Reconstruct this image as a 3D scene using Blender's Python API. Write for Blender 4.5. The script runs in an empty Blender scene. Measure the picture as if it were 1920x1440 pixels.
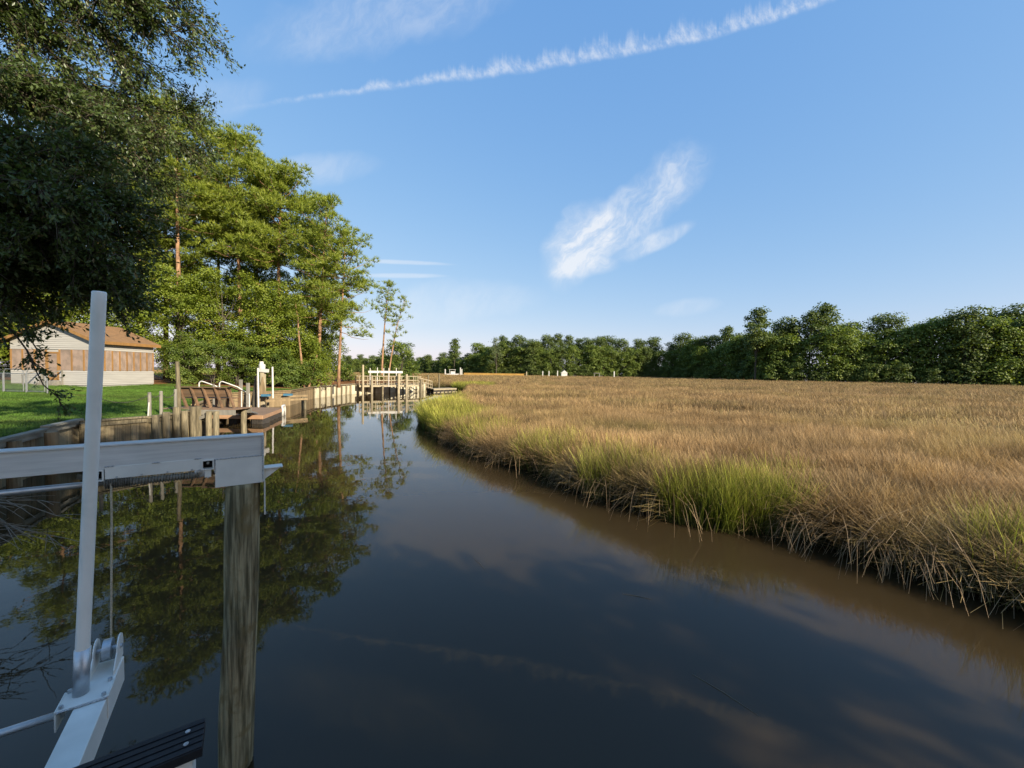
import bpy, math, random
import numpy as np
from mathutils import Vector, Matrix, noise as mnoise

SC = bpy.context.scene
COL = SC.collection
R = math.radians
random.seed(7)

# ------------------------------------------------------------------ camera
cd = bpy.data.cameras.new('camera')
cd.sensor_width = 36.0
cd.lens = 36.0 * 740 / 1920
cd.clip_start = 0.05
cd.clip_end = 6000
cam = bpy.data.objects.new('camera', cd)
COL.objects.link(cam)
cam.matrix_world = Matrix.Translation((0, 0, 3.1)) @ Matrix.Rotation(R(90 - 1.74), 4, 'X') @ Matrix.Rotation(R(0.85), 4, 'Z')
SC.camera = cam

# ------------------------------------------------------------------ light
SUN_AZ, SUN_EL = 132.0, 25.0            # degrees clockwise from +Y, above the horizon
SKY_STRENGTH, SUN_STRENGTH = 0.12, 5.0
to_sun = Vector((math.sin(R(SUN_AZ)) * math.cos(R(SUN_EL)), math.cos(R(SUN_AZ)) * math.cos(R(SUN_EL)), math.sin(R(SUN_EL))))
sl = bpy.data.lights.new('sun', 'SUN')
sl.energy = SUN_STRENGTH
sl.angle = R(0.53)
sl.color = (1.0, 0.89, 0.71)
so = bpy.data.objects.new('sun', sl)
COL.objects.link(so)
so.rotation_euler = to_sun.to_track_quat('Z', 'Y').to_euler()
so.location = (20, -20, 30)
SC.view_settings.view_transform = 'Standard'
SC.view_settings.look = 'None'
SC.view_settings.exposure = 0.95
SC.view_settings.gamma = 1.0
SC.view_settings.use_curve_mapping = False
SC.cycles.use_denoising = True
SC.cycles.max_bounces = 5
SC.cycles.transparent_max_bounces = 8
SC.cycles.caustics_reflective = False
SC.cycles.caustics_refractive = False


# ---- node helper
class NT:
    def __init__(s, tree):
        s.t = tree
        s.n = tree.nodes
        s.l = tree.links

    def new(s, typ, **kw):
        n = s.n.new(typ)
        for k, v in kw.items():
            setattr(n, k, v)
        return n

    def put(s, sock, val):
        if val is None:
            return
        if isinstance(val, bpy.types.NodeSocket):
            s.l.new(val, sock)
        else:
            sock.default_value = val

    def m(s, op, a, b=None, c=None, clamp=False):
        n = s.new('ShaderNodeMath', operation=op, use_clamp=clamp)
        s.put(n.inputs[0], a)
        s.put(n.inputs[1], b)
        s.put(n.inputs[2], c)
        return n.outputs[0]

    def ss(s, x, e0, e1):                       # smoothstep
        n = s.new('ShaderNodeMapRange', interpolation_type='SMOOTHSTEP')
        s.put(n.inputs['Value'], x)
        s.put(n.inputs['From Min'], e0)
        s.put(n.inputs['From Max'], e1)
        return n.outputs['Result']

    def xyz(s, x, y, z=0.0):
        n = s.new('ShaderNodeCombineXYZ')
        for i, v in enumerate((x, y, z)):
            s.put(n.inputs[i], v)
        return n.outputs[0]

    def noise(s, vec, scale, detail=4.0, rough=0.55, out='Fac', dist=0.0):
        n = s.new('ShaderNodeTexNoise')
        s.put(n.inputs['Vector'], vec)
        n.inputs['Scale'].default_value = scale
        n.inputs['Detail'].default_value = detail
        n.inputs['Roughness'].default_value = rough
        n.inputs['Distortion'].default_value = dist
        return n.outputs[out]

    def mix(s, f, a, b, mode='MIX'):
        n = s.new('ShaderNodeMix', data_type='RGBA', blend_type=mode)
        s.put(n.inputs[0], f)
        s.put(n.inputs[6], a if isinstance(a, bpy.types.NodeSocket) else (*a, 1))
        s.put(n.inputs[7], b if isinstance(b, bpy.types.NodeSocket) else (*b, 1))
        return n.outputs[2]

    def ramp(s, f, stops):
        n = s.new('ShaderNodeValToRGB')
        el = n.color_ramp.elements
        while len(el) < len(stops):
            el.new(0.5)
        for e, (p, c) in zip(el, stops):
            e.position = p
            e.color = (*c, 1)
        s.put(n.inputs[0], f)
        return n.outputs[0]


# ---- sky: Nishita plus thin cirrus and an old contrail, all set by direction
w = bpy.data.worlds.new('World')
SC.world = w
w.cycles.sampling_method = 'MANUAL'
w.cycles.sample_map_resolution = 256
w.use_nodes = True
nt = NT(w.node_tree)
nt.n.clear()
sky = nt.new('ShaderNodeTexSky', sky_type='NISHITA')
sky.sun_disc = False
sky.sun_elevation = R(SUN_EL)
sky.sun_rotation = R(SUN_AZ)
sky.altitude = 0
sky.air_density = 1.0
sky.dust_density = 0.6
sky.ozone_density = 2.2
tc = nt.new('ShaderNodeTexCoord')
sp = nt.new('ShaderNodeSeparateXYZ')
nt.l.new(tc.outputs['Generated'], sp.inputs[0])
dx, dy, dz = sp.outputs
yy = nt.m('MAXIMUM', dy, 0.08)
U = nt.m('DIVIDE', dx, yy)
V = nt.m('DIVIDE', nt.m('ABSOLUTE', dz), yy)
front = nt.ss(dy, 0.1, 0.35)
UV = nt.xyz(U, V)


WOB = nt.m('SUBTRACT', nt.noise(UV, 6.0, 3, 0.6), 0.5)
c55, s55 = math.cos(R(52)), math.sin(R(52))
PA = nt.m('ADD', nt.m('MULTIPLY', U, c55), nt.m('MULTIPLY', V, s55))
PB = nt.m('SUBTRACT', nt.m('MULTIPLY', V, c55), nt.m('MULTIPLY', U, s55))
STREAK = nt.noise(nt.xyz(nt.m('MULTIPLY', PA, 7.0), nt.m('MULTIPLY_ADD', WOB, 2.2, nt.m('MULTIPLY', PB, 15.0)), 4.0), 1.0, 6, 0.66)


def wisp(cu, cv, ang, a, b, amount, wob=1.2, soft=0.0, thr=(0.36, 0.74)):
    """a soft ellipse of thin cloud, frayed by the shared streaks"""
    ca, sa = math.cos(R(ang)), math.sin(R(ang))
    du = nt.m('SUBTRACT', U, cu)
    dv = nt.m('SUBTRACT', V, cv)
    p = nt.m('ADD', nt.m('MULTIPLY', du, ca / a), nt.m('MULTIPLY', dv, sa / a))
    q = nt.m('MULTIPLY_ADD', WOB, wob, nt.m('SUBTRACT', nt.m('MULTIPLY', dv, ca / b), nt.m('MULTIPLY', du, sa / b)))
    e = nt.m('MULTIPLY_ADD', p, p, nt.m('MULTIPLY', q, q))
    mask = nt.ss(e, 1.0, 0.0)
    n = nt.m('MULTIPLY_ADD', nt.ss(STREAK, *thr), 1 - soft, soft)
    return nt.m('MULTIPLY', nt.m('MULTIPLY', mask, n), amount)


parts = []
# contrail: v0(u) follows its crisp lower edge, ragged streaks rise from it
cu_ = [-0.712, -0.566, -0.434, -0.223, 0.041, 0.304, 0.566, 0.748]
cv_ = [0.639, 0.644, 0.681, 0.717, 0.743, 0.792, 0.850, 0.916]
pc = np.polyfit(cu_, cv_, 3)
v0 = nt.m('ADD', nt.m('MULTIPLY', nt.m('ADD', nt.m('MULTIPLY', nt.m('ADD', nt.m('MULTIPLY', U, float(pc[0])), float(pc[1])), U), float(pc[2])), U), float(pc[3]))
s_ = nt.m('SUBTRACT', V, v0)
s_ = nt.m('ADD', s_, nt.m('MULTIPLY', nt.m('SUBTRACT', nt.noise(nt.xyz(U, 3.3, 0), 14.0, 3), 0.5), 0.02))
hgt = nt.m('MULTIPLY_ADD', nt.noise(nt.xyz(U, 0.0, 1.7), 13.0, 6, 0.75), 0.22, -0.055)
hgt = nt.m('MULTIPLY', hgt, nt.ss(U, -0.95, 0.35))
hgt = nt.m('MAXIMUM', hgt, 0.016)
body = nt.m('MULTIPLY', nt.ss(s_, -0.006, 0.012), nt.m('SUBTRACT', 1.0, nt.ss(nt.m('DIVIDE', s_, hgt), 0.25, 1.0)))
strk = nt.ss(nt.noise(nt.xyz(nt.m('MULTIPLY', nt.m('ADD', U, nt.m('MULTIPLY', s_, 0.4)), 42), nt.m('MULTIPLY', s_, 24), 0), 1.0, 6, 0.68), 0.34, 0.70)
ends = nt.m('MULTIPLY', nt.ss(U, -0.80, -0.35), nt.ss(U, 0.86, 0.70))
parts.append(nt.m('MULTIPLY', nt.m('MULTIPLY', body, nt.m('MULTIPLY_ADD', strk, 0.85, 0.15)), nt.m('MULTIPLY', ends, 0.66)))
parts.append(wisp(0.300, 0.400, 40, 0.27, 0.085, 0.95, 1.6, 0.15))
parts.append(wisp(0.165, 0.320, 60, 0.14, 0.085, 1.35, 1.4, 0.25))
parts.append(wisp(0.175, 0.262, 8, 0.10, 0.030, 0.9, 1.2, 0.3))
parts.append(wisp(0.355, 0.332, 26, 0.12, 0.026, 0.9, 1.0, 0.25))
parts.append(wisp(-0.32, 0.88, 14, 0.42, 0.11, 0.36, 1.2, 0.3))
parts.append(wisp(-0.50, 0.495, 8, 0.19, 0.05, 0.34, 1.0, 0.4))
parts.append(wisp(-0.29, 0.272, -2, 0.16, 0.007, 0.5, 0.9, 0.8))
parts.append(wisp(-0.28, 0.238, 0, 0.13, 0.008, 0.5, 0.9, 0.8))
parts.append(wisp(-0.15, 0.175, 5, 0.26, 0.06, 0.34, 1.2, 0.4))
parts.append(wisp(0.44, 0.170, 8, 0.10, 0.026, 0.34, 1.2, 0.4))
parts.append(wisp(-0.80, 0.655, 10, 0.22, 0.06, 0.26, 1.2, 0.4))
tot = parts[0]
for p_ in parts[1:]:
    tot = nt.m('ADD', tot, p_)
tot = nt.m('MULTIPLY', tot, front, clamp=True)
hs = nt.new('ShaderNodeHueSaturation')
hs.inputs['Hue'].default_value = 0.504
hs.inputs['Saturation'].default_value = 1.10
hs.inputs['Value'].default_value = 1.0
nt.l.new(sky.outputs[0], hs.inputs['Color'])
# soften the sky's range channel by channel: a colour grade over the whole dome
K_ = SKY_STRENGTH * 2 ** SC.view_settings.exposure          # display level of one unit of sky
KN_ = 0.143                                                  # level at which the exponents were set
sr = nt.new('ShaderNodeSeparateColor')
nt.l.new(hs.outputs[0], sr.inputs[0])
cc = nt.new('ShaderNodeCombineColor')
for i_, (a_, p_) in enumerate(((0.968, 0.68), (0.856, 0.435), (0.944, 0.20))):
    nt.l.new(nt.m('MULTIPLY', nt.m('POWER', nt.m('MULTIPLY', sr.outputs[i_], KN_), p_), a_ / K_), cc.inputs[i_])
cloudy = nt.mix(nt.m('MULTIPLY', tot, 0.8), cc.outputs[0], (0.93 / K_, 0.95 / K_, 0.985 / K_))
bg = nt.new('ShaderNodeBackground')
bg.inputs['Strength'].default_value = SKY_STRENGTH
nt.l.new(cloudy, bg.inputs['Color'])
wo = nt.new('ShaderNodeOutputWorld')
nt.l.new(bg.outputs[0], wo.inputs[0])


# ------------------------------------------------------------------ materials
def pm(name, c1, c2=None, rough=0.7, metal=0.0, scale=6.0, stretch=(1, 1, 1), contrast=(0.3, 0.7), bump=0.0, bscale=None, rnd=0.0,
       c3=None, spec=0.5, detail=5.0):
    """procedural material: two colours mixed by stretched noise, a third for stains, per-object value jitter, fine bump"""
    ma = bpy.data.materials.new(name)
    ma.use_nodes = True
    t = NT(ma.node_tree)
    b = t.n['Principled BSDF']
    tcn = t.new('ShaderNodeTexCoord')
    mp = t.new('ShaderNodeMapping')
    mp.inputs['Scale'].default_value = stretch
    t.l.new(tcn.outputs['Object'], mp.inputs[0])
    oi = t.new('ShaderNodeObjectInfo')
    off = t.new('ShaderNodeVectorMath', operation='ADD')
    t.l.new(mp.outputs[0], off.inputs[0])
    t.l.new(t.xyz(t.m('MULTIPLY', oi.outputs['Random'], 37.0), 0, t.m('MULTIPLY', oi.outputs['Random'], 11.0)), off.inputs[1])
    vec = off.outputs[0]
    c2 = c2 or tuple(x * 0.7 for x in c1)
    n = t.noise(vec, scale, detail, 0.6)
    col = t.mix(t.ss(n, *contrast), c1, c2)
    if c3:
        col = t.mix(t.m('MULTIPLY', t.ss(t.noise(tcn.outputs['Object'], scale * 0.23, 4, 0.6), 0.5, 0.72), 0.8), col, c3)
    if rnd:
        hv = t.new('ShaderNodeHueSaturation')
        t.l.new(col, hv.inputs['Color'])
        t.l.new(t.m('MULTIPLY_ADD', oi.outputs['Random'], 2 * rnd, 1 - rnd), hv.inputs['Value'])
        col = hv.outputs[0]
    t.l.new(col, b.inputs['Base Color'])
    b.inputs['Roughness'].default_value = rough
    b.inputs['Metallic'].default_value = metal
    b.inputs['Specular IOR Level'].default_value = spec
    if bump:
        bn = t.new('ShaderNodeBump')
        bn.inputs['Strength'].default_value = bump
        bn.inputs['Distance'].default_value = 0.02
        t.l.new(t.noise(vec, bscale or scale * 2, 6, 0.65), bn.inputs['Height'])
        t.l.new(bn.outputs[0], b.inputs['Normal'])
    return ma


def leafmat(name, stops, trans=0.35, rough=0.5, posvar=None, tcol=None):
    """foliage: colour from the per-leaf attribute 'var', some light through the leaf"""
    ma = bpy.data.materials.new(name)
    ma.use_nodes = True
    t = NT(ma.node_tree)
    b = t.n['Principled BSDF']
    at = t.new('ShaderNodeAttribute', attribute_name='var')
    col = t.ramp(at.outputs['Fac'], stops)
    if posvar:
        g = t.new('ShaderNodeNewGeometry')
        f = t.ss(t.noise(g.outputs['Position'], posvar[0], 3), 0.35, 0.65)
        col = t.mix(t.m('MULTIPLY', f, posvar[1]), col, posvar[2])
    t.l.new(col, b.inputs['Base Color'])
    b.inputs['Roughness'].default_value = rough
    b.inputs['Specular IOR Level'].default_value = 0.35
    tr = t.new('ShaderNodeBsdfTranslucent')
    t.l.new(t.mix(1.0, col, tcol or (1.3, 1.35, 0.5), 'MULTIPLY'), tr.inputs[0])
    mx = t.new('ShaderNodeMixShader')
    mx.inputs[0].default_value = trans
    t.l.new(b.outputs[0], mx.inputs[1])
    t.l.new(tr.outputs[0], mx.inputs[2])
    t.l.new(mx.outputs[0], t.n['Material Output'].inputs[0])
    return ma


def grassmat(name, stops, green, gscale, trans=0.3, gthr=(0.5, 0.7), gmax=0.8):
    """blades: colour along the blade ('t'), jitter per blade ('var'), patches of greener growth by place"""
    ma = bpy.data.materials.new(name)
    ma.use_nodes = True
    t = NT(ma.node_tree)
    b = t.n['Principled BSDF']
    at = t.new('ShaderNodeAttribute', attribute_name='t')
    av = t.new('ShaderNodeAttribute', attribute_name='var')
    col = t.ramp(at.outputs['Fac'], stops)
    g = t.new('ShaderNodeNewGeometry')
    vm = t.new('ShaderNodeVectorMath', operation='MULTIPLY')
    t.l.new(g.outputs['Position'], vm.inputs[0])
    vm.inputs[1].default_value = (0.45, 1.15, 0.0)
    f = t.m('MULTIPLY', t.ss(t.noise(vm.outputs[0], gscale, 5, 0.62), *gthr), gmax)
    f = t.m('MULTIPLY', f, t.ss(av.outputs['Fac'], 0.0, 0.7))
    col = t.mix(f, col, t.ramp(at.outputs['Fac'], green))
    oi = t.new('ShaderNodeObjectInfo')
    hv = t.new('ShaderNodeHueSaturation')
    t.l.new(col, hv.inputs['Color'])
    t.l.new(t.m('MULTIPLY_ADD', av.outputs['Fac'], 1.1, t.m('MULTIPLY_ADD', oi.outputs['Random'], 0.4, 0.3)), hv.inputs['Value'])
    col = hv.outputs[0]
    mo = t.m('ADD', t.m('MULTIPLY', t.noise(vm.outputs[0], 1.3, 4, 0.65), 1.0), t.m('MULTIPLY', t.noise(vm.outputs[0], 0.21, 3, 0.6), 1.0))
    mot = t.m('MULTIPLY_ADD', t.ss(mo, 0.72, 1.28), 0.85, 0.55)
    hv2 = t.new('ShaderNodeHueSaturation')
    t.l.new(col, hv2.inputs['Color'])
    t.l.new(mot, hv2.inputs['Value'])
    col = hv2.outputs[0]
    t.l.new(col, b.inputs['Base Color'])
    b.inputs['Roughness'].default_value = 0.6
    b.inputs['Specular IOR Level'].default_value = 0.25
    tr = t.new('ShaderNodeBsdfTranslucent')
    t.l.new(col, tr.inputs[0])
    mx = t.new('ShaderNodeMixShader')
    mx.inputs[0].default_value = trans
    t.l.new(b.outputs[0], mx.inputs[1])
    t.l.new(tr.outputs[0], mx.inputs[2])
    t.l.new(mx.outputs[0], t.n['Material Output'].inputs[0])
    return ma


M = {}
M['alu'] = pm('aluminium', (0.76, 0.75, 0.71), (0.64, 0.63, 0.60), 0.45, 0.18, 3.0, (1, 1, 14), bump=0.04, bscale=60, c3=(0.52, 0.50, 0.45))
M['alu_bright'] = pm('aluminium_plate', (0.86, 0.85, 0.78), (0.76, 0.75, 0.69), 0.48, 0.12, 5.0, bump=0.03, bscale=90, c3=(0.60, 0.59, 0.53))
M['weld'] = pm('weld_metal', (0.72, 0.73, 0.73), (0.35, 0.36, 0.37), 0.4, 0.8, 90.0, bump=0.6, bscale=160)
M['galv'] = pm('galvanised_pipe', (0.58, 0.61, 0.63), (0.46, 0.49, 0.52), 0.42, 0.7, 20.0, bump=0.02)
M['pvc'] = pm('white_plastic_pipe', (0.90, 0.89, 0.82), (0.83, 0.82, 0.75), 0.4, 0.0, 9.0, (1, 1, .4), bump=0.03, bscale=120, c3=(0.58, 0.61, 0.56))
M['black'] = pm('black_rubber', (0.012, 0.012, 0.014), (0.02, 0.02, 0.022), 0.55, 0.0, 30.0, (1, 1, 1), bump=0.1, spec=0.35)
M['dark_steel'] = pm('greasy_steel', (0.42, 0.40, 0.35), (0.25, 0.23, 0.19), 0.4, 0.6, 40.0)
M['cable'] = pm('steel_cable', (0.60, 0.54, 0.42), (0.36, 0.30, 0.20), 0.5, 0.2, 120.0)
M['recess_shade'] = pm('recess_shade_black', (0.01, 0.01, 0.01), (0.02, 0.02, 0.02), 0.9)  # near-black that paints in the shade inside recesses
M['piling'] = pm('weathered_piling_wood', (0.44, 0.38, 0.225), (0.10, 0.088, 0.048), 0.85, 0, 34.0, (1, 1, 0.055), (0.34, 0.66), bump=1.0, bscale=60, detail=6, c3=(0.21, 0.16, 0.07), spec=0.2)
M['pile2'] = pm('old_pile_wood', (0.24, 0.20, 0.125), (0.10, 0.085, 0.055), 0.85, 0, 20.0, (1, 1, 0.1), bump=0.5, rnd=0.2, spec=0.2)
M['plank_old'] = pm('weathered_planks', (0.34, 0.27, 0.16), (0.17, 0.135, 0.08), 0.85, 0, 15.0, (1, 1, 0.1), bump=0.4, bscale=24, rnd=0.3, c3=(0.15, 0.15, 0.09), spec=0.2)
M['plank_warm'] = pm('tan_planks', (0.27, 0.195, 0.105), (0.18, 0.13, 0.072), 0.8, 0, 5.0, (1, 1, 0.15), bump=0.3, rnd=0.2, spec=0.2)
M['cap_old'] = pm('grey_cap_board', (0.30, 0.275, 0.21), (0.18, 0.165, 0.13), 0.85, 0, 6.0, (0.3, 0.3, 1), bump=0.4, rnd=0.12, spec=0.2)
M['bench'] = pm('brown_bench_wood', (0.20, 0.115, 0.06), (0.11, 0.07, 0.04), 0.75, 0, 6.0, (0.15, 1, 1), bump=0.3, rnd=0.2)
M['dock_wood'] = pm('dock_wood', (0.24, 0.15, 0.09), (0.15, 0.10, 0.065), 0.8, 0, 6.0, (0.2, 1, 1), bump=0.3, rnd=0.2)
M['fascia'] = pm('pinkish_fascia_wood', (0.42, 0.25, 0.14), (0.30, 0.175, 0.095), 0.8, 0, 6.0, (0.15, 1, 1), bump=0.2, rnd=0.1)
M['pale_wood'] = pm('pale_dock_wood', (0.38, 0.32, 0.21), (0.27, 0.22, 0.14), 0.8, 0, 6.0, (1, 1, .2), bump=0.2, rnd=0.15)
M['white_panel'] = pm('vinyl_wall_panel', (0.58, 0.52, 0.37), (0.50, 0.44, 0.31), 0.6, 0, 3.0, rnd=0.06, c3=(0.40, 0.33, 0.20))
M['white'] = pm('white_paint', (0.60, 0.58, 0.53), (0.50, 0.48, 0.43), 0.5, 0, 6.0, rnd=0.05)
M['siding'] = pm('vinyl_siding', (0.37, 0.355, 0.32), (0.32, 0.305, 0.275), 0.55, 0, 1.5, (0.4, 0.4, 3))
M['trim'] = pm('orange_stained_wood', (0.27, 0.14, 0.04), (0.20, 0.105, 0.032), 0.7, 0, 5.0, (1, 1, .3), rnd=0.12)
M['screen'] = pm('porch_screen_sheet', (0.30, 0.22, 0.17), (0.20, 0.15, 0.115), 0.5, 0, 1.6, (1, 1, 1.5), (0.35, 0.65), bump=0.25, bscale=4, rnd=0.12)
M['shingle'] = pm('brown_shingles', (0.27, 0.15, 0.065), (0.18, 0.105, 0.05), 0.9, 0, 4.0, (1, 0.5, 6), bump=0.3, bscale=30, rnd=0.1)
M['grey_wood'] = pm('grey_wood', (0.23, 0.21, 0.17), (0.15, 0.14, 0.115), 0.85, 0, 7.0, (1, 1, .2), bump=0.3, rnd=0.15)
M['fence_metal'] = pm('fence_metal', (0.30, 0.31, 0.31), (0.2, 0.21, 0.21), 0.5, 0.6, 20.0)
M['rope'] = pm('dark_rope', (0.07, 0.065, 0.05), (0.04, 0.036, 0.03), 0.9, 0, 60.0)
M['blue'] = pm('blue_plastic', (0.05, 0.16, 0.24), (0.035, 0.12, 0.19), 0.5)
M['cage'] = pm('dark_float', (0.03, 0.027, 0.024), (0.06, 0.05, 0.04), 0.7, 0, 9.0)
M['bark_pine'] = pm('pine_bark', (0.38, 0.225, 0.125), (0.17, 0.10, 0.06), 0.9, 0, 6.0, (1, 1, 0.35), bump=0.8, bscale=12, spec=0.15)
M['bark_dark'] = pm('grey_bark', (0.10, 0.085, 0.06), (0.05, 0.042, 0.032), 0.9, 0, 8.0, (1, 1, .3), bump=0.7, bscale=14, spec=0.15)
M['twig'] = pm('bare_grey_twig', (0.22, 0.19, 0.14), (0.14, 0.12, 0.09), 0.85, 0, 10.0)
M['mud'] = pm('dark_marsh_mud', (0.030, 0.022, 0.012), (0.016, 0.012, 0.007), 0.95, 0, 2.0, bump=0.8, bscale=6, spec=0.1)
M['marsh_floor'] = pm('marsh_floor', (0.11, 0.078, 0.038), (0.06, 0.05, 0.022), 0.95, 0, 0.8, bump=0.6, bscale=5)
M['lawn_soil'] = pm('lawn', (0.045, 0.085, 0.014), (0.075, 0.11, 0.02), 0.95, 0, 1.4, bump=0.7, bscale=24, c3=(0.10, 0.085, 0.03), spec=0.1)
M['straw'] = pm('pine_straw', (0.24, 0.105, 0.04), (0.14, 0.075, 0.03), 0.95, 0, 3.0, bump=0.7, bscale=18, spec=0.1)
M['bed'] = pm('creek_bed', (0.05, 0.04, 0.025), (0.03, 0.025, 0.017), 0.9)
M['reed'] = pm('dead_reed', (0.16, 0.13, 0.08), (0.11, 0.09, 0.06), 0.7)
M['orange_wall'] = pm('ochre_planks', (0.42, 0.24, 0.05), (0.32, 0.18, 0.04), 0.8, rnd=0.1)

M['oak'] = leafmat('oak_leaf', [(0, (0.042, 0.066, 0.020)), (0.55, (0.084, 0.120, 0.034)), (0.9, (0.135, 0.172, 0.056)), (1, (0.20, 0.165, 0.07))], 0.28, 0.36)
M['needle'] = leafmat('pine_needles', [(0, (0.090, 0.130, 0.015)), (0.5, (0.185, 0.232, 0.026)), (1, (0.29, 0.32, 0.046))], 0.33, 0.5)
M['broad'] = leafmat('yellow_green_leaf', [(0, (0.078, 0.115, 0.013)), (0.5, (0.165, 0.212, 0.022)), (0.93, (0.265, 0.30, 0.038)), (1, (0.26, 0.17, 0.05))], 0.35, 0.5)
M['bush'] = leafmat('shrub_leaf', [(0, (0.05, 0.085, 0.013)), (0.5, (0.11, 0.16, 0.024)), (1, (0.21, 0.24, 0.05))], 0.3, 0.5)
FAR = {
    'green': leafmat('far_green_leaf', [(0, (0.060, 0.092, 0.018)), (0.5, (0.14, 0.19, 0.034)), (1, (0.24, 0.28, 0.05))], 0.3, 0.6),
    'dark': leafmat('far_dark_leaf', [(0, (0.045, 0.070, 0.018)), (0.5, (0.098, 0.135, 0.029)), (1, (0.175, 0.205, 0.043))], 0.25, 0.6),
    'pine': leafmat('far_pine_needles', [(0, (0.05, 0.075, 0.018)), (0.5, (0.095, 0.135, 0.028)), (1, (0.165, 0.195, 0.045))], 0.25, 0.6),
    'pale': leafmat('far_pale_leaf', [(0, (0.07, 0.095, 0.04)), (0.5, (0.115, 0.145, 0.06)), (1, (0.19, 0.21, 0.095))], 0.3, 0.6)}
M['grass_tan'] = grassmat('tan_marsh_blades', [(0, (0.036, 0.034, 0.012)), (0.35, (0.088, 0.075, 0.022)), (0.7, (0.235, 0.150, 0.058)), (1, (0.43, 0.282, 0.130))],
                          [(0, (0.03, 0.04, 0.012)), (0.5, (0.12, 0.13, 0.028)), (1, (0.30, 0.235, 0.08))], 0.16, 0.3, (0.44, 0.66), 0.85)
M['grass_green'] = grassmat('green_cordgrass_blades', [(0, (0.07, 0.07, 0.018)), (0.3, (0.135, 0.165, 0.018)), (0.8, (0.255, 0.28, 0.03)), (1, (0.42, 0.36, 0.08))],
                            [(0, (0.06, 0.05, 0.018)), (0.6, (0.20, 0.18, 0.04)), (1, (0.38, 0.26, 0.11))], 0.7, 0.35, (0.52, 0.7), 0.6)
M['grass_dead'] = grassmat('dead_stalks', [(0, (0.10, 0.065, 0.03)), (0.5, (0.27, 0.17, 0.08)), (1, (0.42, 0.29, 0.16))],
                           [(0, (0.06, 0.06, 0.02)), (1, (0.26, 0.22, 0.08))], 1.1, 0.15, (0.55, 0.75), 0.5)
M['grass_lawn'] = grassmat('lawn_blades', [(0, (0.035, 0.065, 0.012)), (0.5, (0.075, 0.15, 0.02)), (1, (0.125, 0.21, 0.03))],
                           [(0, (0.05, 0.06, 0.015)), (1, (0.20, 0.19, 0.05))], 0.25, 0.3)

# water: opaque muddy body under a glassy surface with faint ripples
ma = bpy.data.materials.new('creek_water')
ma.use_nodes = True
t = NT(ma.node_tree)
b = t.n['Principled BSDF']
tcn = t.new('ShaderNodeTexCoord')
b.inputs['Base Color'].default_value = (0.036, 0.0245, 0.0112, 1)
t.n['Principled BSDF'].subsurface_method = 'BURLEY'
b.inputs['Subsurface Weight'].default_value = 1.0
b.inputs['Subsurface Radius'].default_value = (1.0, 0.85, 0.6)
b.inputs['Subsurface Scale'].default_value = 0.5
b.inputs['Roughness'].default_value = 0.015
b.inputs['IOR'].default_value = 1.333
b1 = t.noise(tcn.outputs['Object'], 1.1, 3, 0.5)
b2 = t.noise(tcn.outputs['Object'], 6.5, 2, 0.5)
patch = t.ss(t.noise(tcn.outputs['Object'], 0.16, 2), 0.42, 0.66)
hh = t.m('ADD', t.m('MULTIPLY', b1, 0.5), t.m('MULTIPLY', t.m('MULTIPLY', b2, 0.10), patch))
bn = t.new('ShaderNodeBump')
bn.inputs['Strength'].default_value = 1.0
bn.inputs['Distance'].default_value = 0.006
t.l.new(hh, bn.inputs['Height'])
t.l.new(bn.outputs[0], b.inputs['Normal'])
M['water'] = ma


# ------------------------------------------------------------------ builders
def tag(o, label=None, cat=None, group=None, kind=None):
    if label:
        o['label'] = label
    if cat:
        o['category'] = cat
    if group:
        o['group'] = group
    if kind:
        o['kind'] = kind
    return o


def thing(name, label, cat, loc=(0, 0, 0), group=None, rz=0.0):
    o = bpy.data.objects.new(name, None)
    o.empty_display_size = 0.2
    COL.objects.link(o)
    o.location = loc
    o.rotation_euler = (0, 0, rz)
    return tag(o, label, cat, group)


def root_loc(o):
    p = Vector((0, 0, 0))
    while o is not None:
        p += o.location
        o = o.parent
    return p


def link_mesh(name, me, mat, parent=None, smooth=False):
    o = bpy.data.objects.new(name, me)
    COL.objects.link(o)
    if mat is not None and not me.materials:
        me.materials.append(mat)
    if smooth:
        me.polygons.foreach_set('use_smooth', [True] * len(me.polygons))
    if parent is not None:
        o.parent = parent
    return o


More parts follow.
